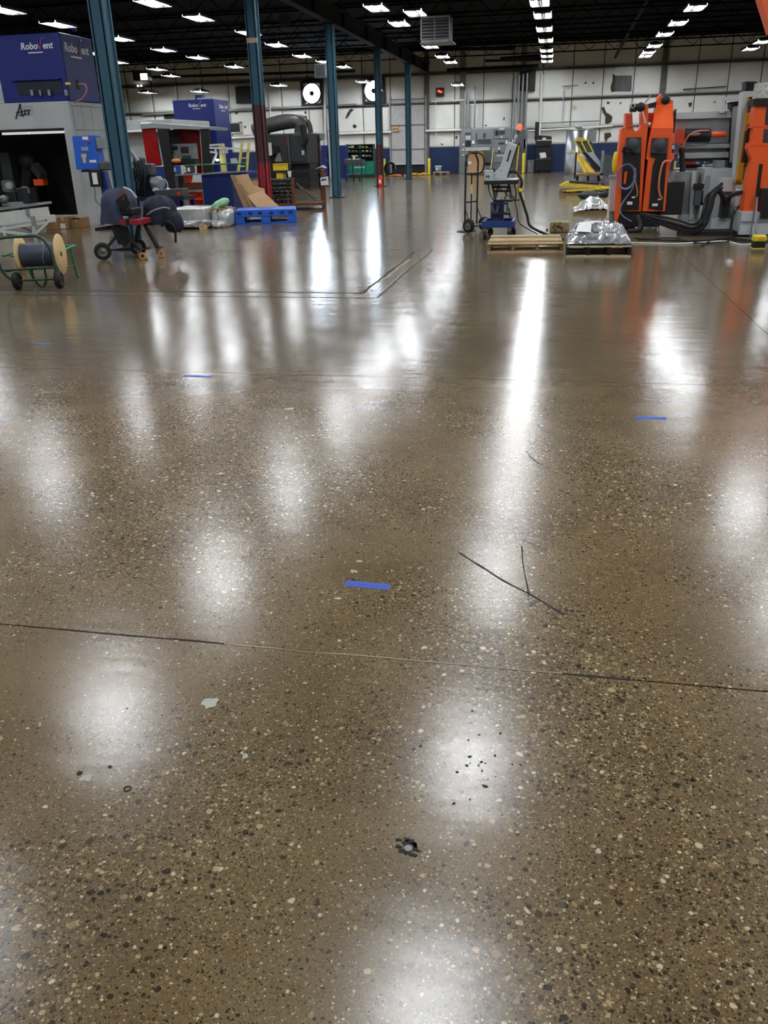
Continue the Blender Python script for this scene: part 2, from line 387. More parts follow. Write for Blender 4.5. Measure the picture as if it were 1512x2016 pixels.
for k in range(9):
    q = a+Vector((rnd.uniform(.016,.034)*math.cos(k*.7+.4), rnd.uniform(.014,.034)*math.sin(k*.7+.4), 0)); put('chip', ragged(MB(), q, rnd.uniform(.004,.010), rnd.uniform(.003,.008), 0, k*1.3, 9, .6), 'cut', fl)
put('anchor_bolt', MB().lathe([(0,.004),(.009,.004),(.0105,.002),(.0105,0)], a+Vector((.002,-.006,.0012)), (0,0,1), 14), 'zinc', an)
put('drilled_hole', MB().lathe([(.007,.0015),(.010,.002),(.010,0)], G(251,1553), (0,0,1), 14), 'cut', fl)
for k, (p, r) in enumerate((((925,1490),.004),((948,1500),.003),((900,1520),.0035),((955,1548),.005),((893,1582),.004),((930,1400),.004),((157,1522),.006),((216,1510),.005),((250,1395),.003))):
    put('pit', ragged(MB(), G(*p), r, r, 0, k+.5, 9, .6), 'cut', fl)

for k in range(16):
    q = G(932+rnd.gauss(0,38), 1490+rnd.gauss(0,45)); e = rnd.uniform(.0018,.0042); put('pit', ragged(MB(), q, e, e, 0, k*3.7+.2, 9, .5), 'cut', fl)
# walls
wb = struct('wall_back', MB().box((X0, Y1, 0), (X1, Y1+.3, ZC)), 'wall_seam')
struct('wall_left', MB().box((X0-.3, Y0, 0), (X0, Y1+.3, ZC)), 'panel')
struct('wall_right', MB().box((X1, Y0, 0), (X1+.3, Y1+.3, ZC)), 'panel')
struct('wall_front', MB().box((X0-.3, Y0-.3, 0), (X1+.3, Y0, ZC)), 'panel')
DX0, DX1 = -9.02, -7.06
edges = []
x = DX0
while x > X0: edges.append((max(x-1.52, X0), x)); x -= 1.52
x = DX1
while x < X1: edges.append((x, min(x+1.52, X1))); x += 1.52
edges.append((DX0, DX1))
for (a, b) in sorted(edges):
    for k, (z0, z1) in enumerate(((.0,1.34), (1.37,2.13), (2.21,3.47), (3.57,4.86), (4.96,ZC))):
        if (a, b) == (DX0, DX1) and k < 3: continue
        m = MB()
        if k == 0:
            m.box((a, Y1-.03, 0), (b, Y1, z1)); put('wainscot_board', m, 'wainscot', wb)
        else:
            e = .022; p = .025+.02*rnd.random(); q = .12
            m.add([(a+e,Y1,z0),(b-e,Y1,z0),(b-e,Y1,z1),(a+e,Y1,z1),(a+q,Y1-p,z0+q*.6),(b-q,Y1-p,z0+q*.6),(b-q,Y1-p,z1-q*.6),(a+q,Y1-p,z1-q*.6)],
                  [(4,5,6,7),(0,1,5,4),(1,2,6,5),(2,3,7,6),(3,0,4,7),(0,3,2,1)])
            put('wall_panel', m, 'panel', wb)
for z0, z1, mt in ((2.13,2.21,'girt'), (3.47,3.57,'girt_dark'), (4.86,4.96,'girt_dark')):
    for a, b in ((X0, DX0), (DX1, X1)) if z0 < 3.4 else ((X0, X1),):
        m = MB(); m.box((a, Y1-.14, z0), (b, Y1, z0+.025)); m.box((a, Y1-.14, z0), (b, Y1-.115, z1)); m.box((a, Y1-.08, z1-.02), (b, Y1, z1))
        put('girt', m, mt, wb)
def wall_pipe(pts, r, mt, name='wall_pipe'): return put(name, MB().tube([W(p[0], p[1], Y1-.2) for p in pts], r, 8), mt, wb)
wall_pipe([(280,226),(440,218),(600,211),(702,206)], .05, 'conduit'); wall_pipe([(660,264),(770,260)], .06, 'pipe_white'); wall_pipe([(455,272),(505,270)], .05, 'pipe_white'); wall_pipe([(838,258),(908,256)], .06, 'pipe_white')
wall_pipe([(1036,258),(1180,250),(1206,248)], .05, 'pipe_white'); wall_pipe([(640,150),(640,268),(642,288)], .07, 'pipe_white'); wall_pipe([(530,165),(533,240)], .05, 'pipe_white'); wall_pipe([(1067,146),(1062,266)], .07, 'pipe_white')
wall_pipe([(1060,243),(1120,240),(1180,238)], .02, 'grey_dark'); wall_pipe([(1345,176),(1430,170)], .03, 'girt_dark'); wall_pipe([(848,200),(914,197)], .045, 'pipe_white')
wall_pipe([(857,170),(858,262),(862,280)], .02, 'pipe_white'); wall_pipe([(1110,175),(1106,245)], .025, 'grey_light'); wall_pipe([(1108,170),(1138,168)], .02, 'grey_dark')
for px, wd, mt in ((841,.26,'girt_dark'), (911,.3,'wallcol'), (1028,.28,'wallcol'), (1299,.26,'girt_dark'), (640,.24,'wallcol'), (240,.3,'wallcol')):
    x = W(px, 220, Y1).x; m = MB(); m.box((x-wd/2, Y1-.16, 0), (x+wd/2, Y1-.13, ZC)); m.box((x-.02, Y1-.13, 0), (x+.02, Y1, ZC)); m.box((x-wd/2, Y1-.03, 0), (x+wd/2, Y1, ZC))
    put('frame_column', m, mt, wb)
def tear(px, mt='tear', y=Y1-.055, d=.008): return put('torn_patch', MB().pp(px, y, d), mt, wb)
tear([(680,233),(684,222),(690,214),(697,216),(691,221),(685,231),(681,234)]); tear([(694,247),(698,244),(703,249),(699,253),(695,251)])
tear([(1184,212),(1189,210),(1194,222),(1199,224),(1206,230),(1204,240),(1197,244),(1191,243),(1192,230),(1186,220)]); tear([(1190,262),(1202,261),(1204,268),(1196,274),(1193,281),(1190,273)])
tear([(1206,146),(1212,148),(1210,180),(1204,182),(1202,172),(1206,158)]); tear([(1128,206),(1133,209),(1137,214),(1130,216),(1126,213)], 'tear_pale')
tear([(1355,203),(1363,201),(1361,209),(1357,212)]); tear([(1195,200),(1201,201),(1199,205),(1194,204)]); tear([(1219,203),(1224,200),(1222,206)]); tear([(1403,202),(1410,198),(1408,202)])
tear([(1150,163),(1155,160),(1154,166)]); tear([(1166,162),(1171,161),(1168,167)]); tear([(991,232),(994,230),(993,237),(991,237)]); tear([(953,247),(960,245),(957,249)]); tear([(895,270),(902,267),(899,274)]); tear([(867,282),(874,284),(870,286)])
tear([(598,220),(604,219),(602,226)]); tear([(462,222),(470,220),(466,226)]); tear([(479,249),(485,248),(483,253)])
m = MB()
for k in range(7):
    a = 1211+k*4.8; m.pp([(a,149),(a+4.2,149),(a+3.2,180),(a-1,180)], Y1-.07, .012)
put('bare_sheeting', m, 'grey_dark', wb); put('torn_flap', MB().pp([(1211,127),(1246,125),(1245,147),(1211,149)], Y1-.1, .02), 'panel', wb)
# black louvres and openings in the wall
for (x0,y0,x1,y1) in ((464,170,495,203), (1023,139,1054,179)):
    f_ = put('wall_louvre', MB().pb(x0,y0,x1,y1,Y1-.25,.25), 'black', wb)
    m = MB(); [m.pb(x0+2, y0+3+k*5, x1-2, y0+5+k*5, Y1-.28, .03) for k in range(6)]; put('slat', m, 'black_gloss', f_)
f_ = put('wall_opening', MB().pb(451,242,474,262,Y1-.08,.05), 'black', wb)
m = MB(); m.pb(449,240,476,243,Y1-.1,.1); m.pb(449,260,476,263,Y1-.1,.1); m.pb(472,240,477,264,Y1-.1,.1); put('opening_frame', m, 'girt', f_)
put('wall_opening', MB().pb(323,225,345,234,Y1-.08,.05), 'black', wb)

# ceiling: dark deck on joists
ce = struct('ceiling', MB().box((X0-.3, Y0-.3, ZC), (X1+.3, Y1+.3, ZC+.2)), 'deck')
y = -6.0
while y < 48:
    m = MB(); m.box((X0, y-.05, ZC-.06), (X1, y+.05, ZC)); m.box((X0, y-.05, ZC-.62), (X1, y+.05, ZC-.57))
    xx = X0
    while xx < X1-.6:
        m.bar((xx, y, ZC-.58), (xx+.6, y, ZC-.05), .025, .025); m.bar((xx+.6, y, ZC-.05), (xx+1.2, y, ZC-.58), .025, .025); xx += 1.2
    put('bar_joist', m, 'joist', ce); y += 3.55 if y < 27 else 3.5
put('brace', MB().bar((2.75, 33.8, 5.95), (2.5, 47.5, 5.2), .1, .1), 'steel_dark', ce)
# pipe racks and ducts near the far wall
for a, b, r, yy in (((985,116),(1068,110),.09,47.2), ((955,120),(1068,117),.06,47.6), ((880,139),(1060,130),.1,47.9), ((700,100),(1015,95),.08,44.0), ((300,152),(700,140),.07,46.5)):
    put('ceiling_pipe', MB().cyl(W(*a, yy), W(*b, yy), r, 10), 'steel_dark', ce)

# columns and the girder they carry
gb = MB(); gb.box((-7.1, Y0, 4.92), (-6.86, Y1, 4.95)); gb.box((-6.99, Y0, 4.95), (-6.97, Y1, 5.38)); gb.box((-7.1, Y0, 5.38), (-6.86, Y1, 5.41))
gird = struct('trim_1', gb, 'steel_dark')
for k in range(16): put('stiffener', MB().box((-7.09, -6+3.55*k, 4.95), (-6.87, -5.985+3.55*k, 5.38)), 'steel_dark', gird)
COLS = [(13.56,0,'blue-grey steel column behind the covered welder cart'), (20.75,1,'steel column, blue-grey above and red below, behind the cardboard sheets'),
        (27.95,0,'plain blue-grey steel column beside the wire basket'), (35.3,2,'blue-grey steel column with dark red foot and fire extinguisher'), (42.4,0,'thin blue-grey steel column in front of the grey sectional door')]
for y, kind, lab in COLS:
    t = thing('steel_column', lab, 'column', (-6.98, y, 0), 'columns of the girder row')
    c = .125; zs = {0: 0.02, 1: 2.45, 2: 1.55}[kind]
    def shaft(z0, z1, e=0.):
        m = MB(); c_ = c+e
        m.box((-6.98-c_, y-c_, z0), (-6.98+c_, y-c_+.03, z1)); m.box((-6.98-c_, y+c_-.03, z0), (-6.98+c_, y+c_, z1)); m.box((-6.98+.075-e, y-c_, z0), (-6.98+.095+e, y+c_, z1)); m.box((-6.98-.095-e, y-c_, z0), (-6.98-.075+e, y+c_, z1)); return m
    put('shaft', shaft(zs, 4.92), 'teal', t)
    if kind == 1:
        put('dark_red_section', shaft(1.2, zs), 'maroon', t); put('red_section', shaft(.02, 1.2), 'red_paint', t)
        put('scraped_band', MB().box((-6.98-c-.002, y-c-.002, 3.72), (-6.98+c+.002, y-c+.03, 3.82)), 'scrape', t)
    if kind == 2: put('dark_red_section', shaft(.02, zs), 'maroon', t)
    put('base_plate', MB().box((-7.2, y-.2, 0), (-6.76, y+.2, .02)), 'steel_dark', t)
    b = put('cap_plate', MB().box((-7.15, y-.16, 4.89), (-6.81, y+.16, 4.92)), 'steel_dark', t)
    m = MB()
    for sx in (-1,1):
        for sy in (-1,1): m.cyl((-6.98+sx*.17, y+sy*.16, .02), (-6.98+sx*.17, y+sy*.16, .06), .018, 6)
    put('anchor_bolts', m, 'zinc', t)

# ================================================================== LIGHTS
LZ = 5.1
def make_light():
    t = thing('high_bay_light', 'twin-lens fluorescent high-bay light hanging under the black ceiling', 'light', (0,0,LZ), 'high-bay lights in rows under the ceiling')
    m = MB(); m.box((-.28,-.62,LZ+.03), (.28,.62,LZ+.07)); m.box((-.12,-.5,LZ+.07), (.12,.5,LZ+.12)); put('housing', m, 'steel_dark', t)
    for s in (-1, 1):
        ln = put('lens', MB().box((s*.165-.085,-.58,LZ), (s*.165+.085,.58,LZ+.03)), 'lens', t)
    m = MB(); m.box((-.28,-.62,LZ-.03), (-.272,.62,LZ+.03)); m.box((.272,-.62,LZ-.03), (.28,.62,LZ+.03)); m.box((-.252,-.62,LZ-.03), (.252,-.612,LZ+.03)); m.box((-.252,.612,LZ-.03), (.252,.62,LZ+.03)); m.box((-.01,-.61,LZ-.02), (.01,.61,LZ+.03))
    put('reflector_skirt', m, 'grey_dark', t)
    for s in (-1, 1): put('hanger', MB().cyl((0,s*.5,LZ+.12), (0,s*.5,ZC-.0), .008, 5), 'steel_dark', t)
    return t
LP = []
for p in ((1063,5),(1069,30),(1072,57),(1075,79),(1076.5,99),(1077.5,110),(1078,122),
          (1368,15),(1334,45),(1308,67),(1288,90),(1276,103),(1263,117), (1500,82),(1477,96),(1452,108),
          (742,15),(787,46),(818,25),(848,91),(872,111),(888,122),
          (392,35),(490,64),(545,88),(596,110),(640,121),(677,131), (10,20),(115,48),(236,76),(323,98),(390,113),(462,131), (230,122),(310,136),(337,149),(180,104)):
    q = G(p[0], p[1], LZ); LP.append((q.x, min(q.y, 46.6 if p[0] < 1200 else 46.2)))
for y in (.6, 4.5, 7.7, 12.1, 16.1, 19.8, 23.5): LP.append((-.64, y))
for y in (.6, 4.3, 7.9, 11.5, 15.5, 20.0, 23.5): LP.append((-5.2, y))
for y in (4.3, 8.0, 11.9, 15.5, 20.0, 23.8): LP.append((-10.7, y))
for y in (8.2, 12, 16, 20.0, 23.4): LP.append((-15.1, y))
for y in (.6, 4.3, 8.0, 11.9, 15.5, 19.5, 23.4, 27.0): LP.append((3.85, y))
for y in (4.3, 8.0, 11.9, 15.5, 19.5, 23.4, 27.0, 31, 35, 38.5): LP.append((8.2, y))
for y in (15, 20, 25, 30, 34): LP.append((-19.4, y))
LQ = []
for p in LP:
    if all(math.hypot(p[0]-q[0], p[1]-q[1]) > 1.3 for q in LQ): LQ.append(p)
LP = LQ
proto = make_light()
for k, (x, y) in enumerate(LP):
    row = min(((-.65,'in the row over the hand truck and wooden pallets'), (-5.2,'in the row beside the column girder, aisle side'), (-10.7,'in the row just behind the columns'), (-15.1,'in the row over the white booth and dark machine'), (-19.5,'in the rearmost row beyond the white booth'), (3.85,'in the row over the orange press'), (8.2,'in the row beyond the orange press')), key=lambda e: abs(e[0]-x))[1]
    lab = 'twin-lens high-bay light '+('right above the louvred unit heater' if abs(x+4.38) < .1 else row)
    if k == 0: proto.location = (x, y, LZ); proto['label'] = lab
    else: clone(proto, (x, y, LZ), lab)
for p, lab in (((292,182),None), ((394,180),None), ((549,168),None), ((716,161),None), ((902,167),None)):
    q = W(*p, 46.9); rod = put('hanger', MB().cyl((0,0,LZ+.9),(0,0,LZ+ZC-q.z), .01, 5), 'steel_dark', proto); l = clone(proto, q, 'high-bay light hung lower than the rest, close to the white far wall'); l['group'] = 'low lights along the far wall'; bpy.data.objects.remove(rod)

# ================================================================== FAR WALL THINGS
WY = Y1-.16
def ebase(x0, x1, y): return Vector((W((x0+x1)/2, 330, y).x, y, 0))
# exhaust fans with daylight behind the blades
for (cx_, cy_), lab in (((614.5,184),'round exhaust fan opening glowing with daylight, beside the blue-grey column of the basket'), ((736,179),'round exhaust fan opening glowing with daylight, partly behind the column with the extinguisher')):
    c = W(cx_, cy_, Y1-.1); t = thing('exhaust_fan', lab, 'fan', c, 'daylit exhaust fans in the far wall')
    m = MB(); n = 32; Rr = .5; hw = .60
    for s in ((-hw,-hw,hw,-Rr+.0),(-hw,Rr,hw,hw)): m.box((c.x+s[0], c.y-.16, c.z+s[1]), (c.x+s[2], c.y+.1, c.z+s[3]))
    m.box((c.x-hw, c.y-.16, c.z-Rr), (c.x-Rr, c.y+.1, c.z+Rr)); m.box((c.x+Rr, c.y-.16, c.z-Rr), (c.x+hw, c.y+.1, c.z+Rr)); put('frame', m, 'black', t)
    put('ring', MB().lathe([(Rr-.02,-.15),(Rr+.03,-.15),(Rr+.03,.06),(Rr-.02,.06)], c, (0,1,0), 32), 'black', t)
    put('daylight_opening', MB().lathe([(0,.03),(Rr-.02,.03),(Rr-.02,.05),(0,.05)], c, (0,1,0), 32), 'day', t)
    put('motor_hub', MB().lathe([(0,-.14),(.12,-.14),(.13,0),(0,0)], c, (0,1,0), 16), 'black', t)
    m = MB(); m.bar(c+Vector((0,-.06,0)), c+Vector((0,-.06,-.16)), .05, .05); put('motor_bracket', m, 'black', t)
# sectional door
t = thing('sectional_door', 'grey sectional overhead door raised a little off the floor', 'door', (-8.04, Y1-.1, 0))
zz = [.56, 1.30, 2.5, 3.75]
for a, b in zip(zz, zz[1:]):
    m = MB(); m.box((DX0+.03, Y1-.12, a+.012), (DX1-.03, Y1-.07, b-.012)); put('door_panel', m, 'door_grey', t, bevel=.008)
    put('panel_rail', MB().box((DX0+.02, Y1-.15, b-.02), (DX1-.02, Y1-.07, b+.02)), 'cab_line', t)
put('bottom_seal', MB().box((DX0+.03, Y1-.13, .53), (DX1-.03, Y1-.07, .575)), 'white_paint', t)
for x in (DX0, DX1): put('track', MB().box((x-.05, Y1-.18, 0), (x+.03, Y1-.06, 3.9)), 'zinc', t)
put('dark_gap', MB().box((DX0+.03, Y1-.04, 0), (DX1-.03, Y1-.005, .55)), 'black', t)
c = W(779, 254, Y1-.2)
t = thing('exit_sign', 'orange and cream exit sign on the grey sectional door', 'sign', c)
put('board', MB().box((c.x-.17, c.y, c.z-.13), (c.x+.17, c.y+.03, c.z+.13)), 'castor', t)
put('panel_face', MB().box((c.x-.14, c.y-.004, c.z-.10), (c.x+.14, c.y, c.z+.10)), 'tear_pale', t)
put('lettering', text_mb('EXIT', .13, c+Vector((-.135,-.008,-.045)), (1,0,0), (0,0,1), bold=.004), 'rust', t)
# red beacon
c = W(866, 181, Y1-.3); t = thing('red_beacon', 'glowing red warning light in a black box high on the far wall', 'warning light', c)
put('box', MB().box((c.x-.2,c.y,c.z-.2),(c.x+.2,c.y+.25,c.z+.2)), 'black', t)
put('lamp', MB().blob((c.x-.05,c.y-.02,c.z+.04), (.07,.05,.06), 1, .02, 2), 'red_glow', t); put('lamp', MB().blob((c.x+.06,c.y-.02,c.z), (.07,.05,.05), 2, .02, 2), 'red_glow', t)
# switchgear
def cabinet(x0, x1, y0, y1, lab, name='electrical_cabinet', d=.42, Y=Y1-.78, parts=()):
    t = thing(name, lab, 'cabinet', ebase(x0, x1, Y), 'switchgear along the far wall')
    put('body', MB().pb(x0, y0, x1, y1, Y, d), 'cab_grey', t, bevel=.01)
    for nm, (a, b, c, e), mt in parts: put(nm, MB().pb(a, b, c, e, Y-.02, .025), mt, t)
    return t
cabinet(908, 928, 254, 343, 'narrow grey electrical cabinet with stacked breaker switches', parts=[('breaker',(916,261,927,266),'cab_dark'),('meter',(917,267,926,275),'grey_light'),('breaker',(916,277,927,289),'black'),('label_plate',(911,283,914,286),'paper'),('breaker',(916,305,921,313),'black'),('breaker',(916,318,921,328),'black'),('nameplate',(909,294,914,296),'paper'),('nameplate',(909,304,914,306),'paper')])
cabinet(928.5, 971, 254, 342, 'wide grey electrical cabinet with a dark ventilation grille', parts=[('vent_grille',(940,274,967,283),'cab_dark'),('instrument',(951,262,956,272),'cab_dark'),('notice',(929,277,934,283),'paper'),('door_panel',(939,288,968,318),'cab_line'),('handle',(937,262,938.5,280),'black'),('kick_vent',(941,320,968,325),'black')])
cabinet(971.5, 1005, 252, 341, 'grey electrical cabinet with a meter window and paper tags', parts=[('seam',(974,272,1002,273),'cab_line'),('meter_window',(982,257,994,264),'cab_dark'),('instrument',(975,257,981,267),'black'),('nameplate',(983,253,993,255),'paper'),('nameplate',(985,269,990,271),'paper'),('dial_plate',(981,280,993,284),'cab_dark'),('seam',(974,300,1002,301),'cab_line'),('tag',(996,276,999,283),'paper'),('tag',(981,290,984,295),'paper'),('tag',(981,295,984,300),'black'),('notice',(978,305,992,308),'grey_light'),('seam',(974,319,1002,320),'cab_line')])
cabinet(1005.5, 1037, 252, 340, 'grey electrical cabinet under the bundle of vertical conduits', parts=[('door',(1009,256,1034,336),'cab_line'),('tag',(1031,274,1035,286),'paper'),('tag',(1031,286,1034,293),'black'),('handle',(1021,280,1023,286),'black'),('notice',(1008,274,1011,281),'paper')])
for k, (px, yb, yt) in enumerate(((915.5,253,178),(921,253,198),(934,253,170),(1011,251,152),(1018.5,251,148),(1026,251,146),(1034,251,144))):
    a, b = up_post(px, yt, yb, Y1-.5); m = MB().cyl(a, b, .055, 10)
    single('conduit', ['grey conduit pipe rising from the narrow electrical cabinet to the ceiling', 'steel conduit of the bundle of four rising from the cabinets past the louvre'][k > 2], 'pipe', m, 'conduit', a, ['conduits over the narrow cabinet','conduits in the bundle of four'][k > 2])
# crate carton with lid on pallet in front of the switchgear
Yb = 46.6; b0 = ebase(921, 952, Yb)
t = thing('shipping_carton', 'brown cardboard carton with yellow labels on a pallet before the switchgear', 'carton', b0)
put('carton', MB().pb(921, 297, 952, 338, Yb, .9), 'card', t)
for (a, b, c, e), mt in (((922,296,927,301),'red_bright'), ((928,295,935,302),'yellow'), ((941,295,952,301),'yellow'), ((942,301,946,305),'yellow'), ((921,318,928,323),'paper')): put('sticker', MB().pb(a, b, c, e, Yb-.01, .01), mt, t)
for q in (.1, .75): put('pallet_runner', MB().pb(920, 338.5, 953, 343, Yb+q, .12), 'wood', t)
put('deck_board', MB().pb(920, 337, 953, 339, Yb-.05, 1.0), 'wood_pale', t)
put('lid', MB().pb(916, 290, 962, 296.5, Yb-.15, 1.2), 'grey_light', t)
# broom-like post, bollards, leaning plank
def bollard(px, y0, y1, Y, lab, r=.075, mt='yellow'):
    a, b = up_post(px, y0, y1, Y); t = thing('bollard', lab, 'bollard', (a.x, Y, 0), 'yellow bollards along the far wall')
    put('post', MB().lathe([(r,0),(r,b.z-.05),(r*.8,b.z-.015),(0,b.z)], (a.x,Y,0), (0,0,1), 14), mt, t); put('foot', MB().lathe([(0,0),(r+.05,0),(r+.05,.015),(0,.015)], (a.x,Y,0), (0,0,1), 14), 'steel_dark', t)
bollard(845, 311, 343, Y1-.5, 'yellow bollard beside the track of the sectional door, blue wainscot behind'); bollard(757, 312, 346, Y1-1.2, 'yellow bollard with a hose coil, next to the column with the extinguisher'); bollard(1030, 301, 339, Y1-1.4, 'bright yellow bollard in front of the conduit cabinet', .08)
a = G(1018, 340); single('plank', 'orange-yellow plank leaning upright against the switchgear', 'plank', MB().bar(Vector((a.x,47.7,0.01)), Vector((a.x+.08,48.0,1.32)), .16, .05, (1,0,0)), 'yellow_deep', (a.x,47.7,0))
a, b = up_post(966, 289, 336, 46.2); t = thing('floor_squeegee', 'black floor squeegee with a yellow pole standing before the cabinets', 'squeegee', (a.x,46.2,0))
put('pole', MB().cyl((a.x-.02,46.2,.1), (a.x+.08,46.6,1.25), .022, 8), 'yellow_pale', t); put('head', MB().box((a.x-.22,46.1,0), (a.x+.22,46.35,.28)), 'black', t)
# black floor scrubber
Yk = 47.0; b0 = ebase(1053, 1086, Yk); t = thing('floor_scrubber', 'black ride-on cleaning machine with paper notice parked at the wall', 'machine', b0)
put('tank', MB().pb(1054, 312, 1086, 336, Yk, 1.0), 'black', t, bevel=.03); put('panel', MB().pb(1058, 316, 1083, 330, Yk-.03, .05), 'black_gloss', t)
put('upper_body', MB().pb(1056, 288, 1086, 314, Yk+.15, .8), 'black', t, bevel=.03); put('hood', MB().pp([(1052,268),(1058,266),(1086,268),(1086,287),(1056,289)], Yk+.1, .8), 'black', t, bevel=.02)
put('hood_edge', MB().pb(1057, 275, 1085, 277, Yk+.08, .03), 'grey_light', t); put('badge', MB().pb(1068, 271, 1075, 276, Yk+.08, .03), 'paper', t)
put('notice', MB().pp([(1062,301),(1074,300),(1076,310),(1064,312)], Yk+.11, .01), 'paper', t); put('mast', MB().pb(1053, 240, 1061, 275, Yk+.5, .3), 'black', t)
for px in (1059, 1081): a = W(px, 337, Yk+.1); put('wheel', MB().wheel((a.x, Yk+.3, .1), (1,0,0), .1, .08), 'rubber', t)
single('control_box', 'small grey metal box on the floor beside the black cleaning machine', 'box', MB().pb(1038, 315, 1051, 344, 48.2, .4), 'grey_mid', ebase(1038,1051,48.2), bevel=.02)
# bucket on a small pallet
t = thing('small_pallet', 'low pale wooden pallet under the grey bucket by the blue wall', 'pallet', ebase(853,884,47.2))
for q in (0, .33, .66): put('deck_board', MB().pb(853, 338.2, 884, 339.6, 47.2+q, .2), 'wood_pale', t)
for px in (853, 866, 880): put('stringer', MB().pb(px, 339.6, px+4, 345, 47.2, .86), 'wood_dark', t)
a = W(863, 338, 47.6); zt = W(863, 338.2, 47.2).z; t = thing('bucket', 'grey bucket with lid standing on the small pallet', 'bucket', (a.x, 47.6, zt))
put('pail', MB().lathe([(0,0),(.15,0),(.17,.26),(0,.26)], (a.x,47.6,zt), (0,0,1), 18), 'grey_mid', t); put('lid', MB().lathe([(.18,.24),(.185,.29),(0,.295)], (a.x,47.6,zt), (0,0,1), 18), 'grey_light', t); put('sticker', MB().box((a.x-.1,47.42,zt+.07),(a.x-.02,47.435,zt+.18)), 'paper', t)
# hose coil, clutter at the door foot
c = W(768, 331, 47.4); t = thing('hose_coil', 'black rubber hose coil leaning by the yellow bollard', 'hose', (c.x, 47.4, 0))
for k in range(4): put('turn', MB().tube([Vector((c.x+math.cos(a)*(.32-.03*k), 47.4+.05*k+.05*math.sin(a*2), .36+math.sin(a)*(.34-.03*k))) for a in [2*math.pi*i/20 for i in range(20)]], .025, 6, True), 'rubber', t)
put('stray_end', MB().tube(smooth_path([(c.x+.3,47.4,.3),(c.x+.28,47.3,.6),(c.x+.05,47.3,.72),(c.x-.1,47.4,.6)]), .022, 6), 'grey_mid', t)
m = MB()
for k in range(6):
    a = G(812+k*5, 344.5); m.tube(smooth_path([(a.x-.25,47.3+.1*k,.04),(a.x,47.1+.1*k,.05+.03*(k%3)),(a.x+.25,47.3+.08*k,.04)]), .035, 6)
single('strap_pile', 'heap of yellow straps lying under the grey sectional door', 'straps', m, 'yellow_deep', (G(825,344).x,47.2,0))
m = MB(); a = G(785,345.5)
for k in range(4): m.tube(smooth_path([(a.x-.3+.08*k,46.9+.1*k,.03),(a.x,46.8+.12*k,.06),(a.x+.3,46.95+.1*k,.03)]), .03, 6)
single('rag_pile', 'small heap of red and orange cloth under the sectional door', 'rags', m, 'hose_pink', (a.x,46.9,0))
# green cabinet with shelving
Yg = 45.6; t = thing('parts_cabinet', 'green parts cabinet with open shelves of small goods on top', 'cabinet', ebase(683,735,Yg))
for a, b in ((681,702),(703,720),(721,736)): put('door', MB().pb(a, 318, b, 343, Yg, .04), 'green_cab', t); 
put('body', MB().pb(681, 317, 736, 354, Yg+.04, .6), 'green_dark', t)
put('lettering_strip', MB().pb(697, 328, 718, 331, Yg-.01, .012), 'grey_light', t)
for yy in (284, 291, 298.5, 308): put('shelf', MB().pb(682, yy, 735, yy+1.6, Yg+.1, .4), 'green_dark', t)
for px in (681.5, 708, 734): put('upright', MB().pb(px, 284, px+1.6, 318, Yg+.1, .4), 'green_dark', t)
put('back_sheet', MB().pb(682, 284, 735, 317, Yg+.5, .02), 'black', t)
mts = ['yellow_pale','paper','blue_plastic','grey_light','card','yellow_deep','grey_mid']
for row, yb in enumerate((290.6, 298, 307.4)):
    for k in range(7):
        if rnd.random() < .22: continue
        px = 685+k*7+rnd.uniform(-1,1); h_ = rnd.uniform(2,4.2)
        a = W(px, yb, Yg+.14)
        single('parts_box', f"{['yellowish','white','blue','pale grey','cardboard','amber','grey'][(k+row*3)%7]} small box on the {['top','middle','lower'][row]} shelf of the green cabinet", 'box', MB().pb(px, yb-h_, px+rnd.uniform(3,5), yb, Yg+.14, .25), mts[(k+row*3) % 7], a, 'small goods on the green cabinet')
# tool cart in front
Yt = 41.6; t = thing('tool_cart', 'dark steel tool cart with casters before the green cabinet', 'cart', ebase(678,714,Yt))
put('tray', MB().pb(678, 315, 713, 325, Yt, .7), 'grey_dark', t); put('lower_shelf', MB().pb(680, 343, 712, 345, Yt, .7), 'grey_dark', t)
for px in (679, 694, 711):
    for d in (0, .65): put('leg', MB().pb(px, 322, px+1.4, 350, Yt+d, .04), 'black', t)
for px in (681, 696, 702, 711): a = W(px, 353, Yt); put('castor', MB().wheel((a.x, Yt+.05 if px != 702 else Yt+.6, .075), (1,0,0), .075, .04), 'rubber', t)
for k in range(7):
    px = 682+k*4.2; h_ = rnd.uniform(2,5); single('hand_tool', ['chrome tool lying on top of the dark tool cart','pale box standing on top of the dark tool cart'][k == 3], 'tool', MB().pb(px, 315-h_*(1.8 if k == 3 else 1), px+3.4, 315, Yt+.15+.05*(k%3), .2), ['zinc','grey_light','rim','paper','zinc','grey_light','rim'][k], W(px,315,Yt+.2), 'tools on the tool cart')
# blue lockers behind the basket column
Yl = 44.0
for k, (a, b, y0) in enumerate(((633,645,286),(647,657,256),(668,682,286))):
    t = thing('locker', ['tall blue steel locker behind the wire basket','slim pale grey panel standing between the blue lockers','tall blue steel locker beside the green parts cabinet'][k], 'locker', ebase(a,b,Yl))
    put('body', MB().pb(a, y0, b, 358, Yl, .5), ['blue_frame','grey_mid','blue_frame'][k], t); put('door', MB().pb(a+1, y0+2, b-1, 348, Yl-.02, .02), ['blue_panel','grey_light','blue_panel'][k], t); put('handle', MB().pb(b-3, 312, b-2, 318, Yl-.05, .03), 'zinc', t)
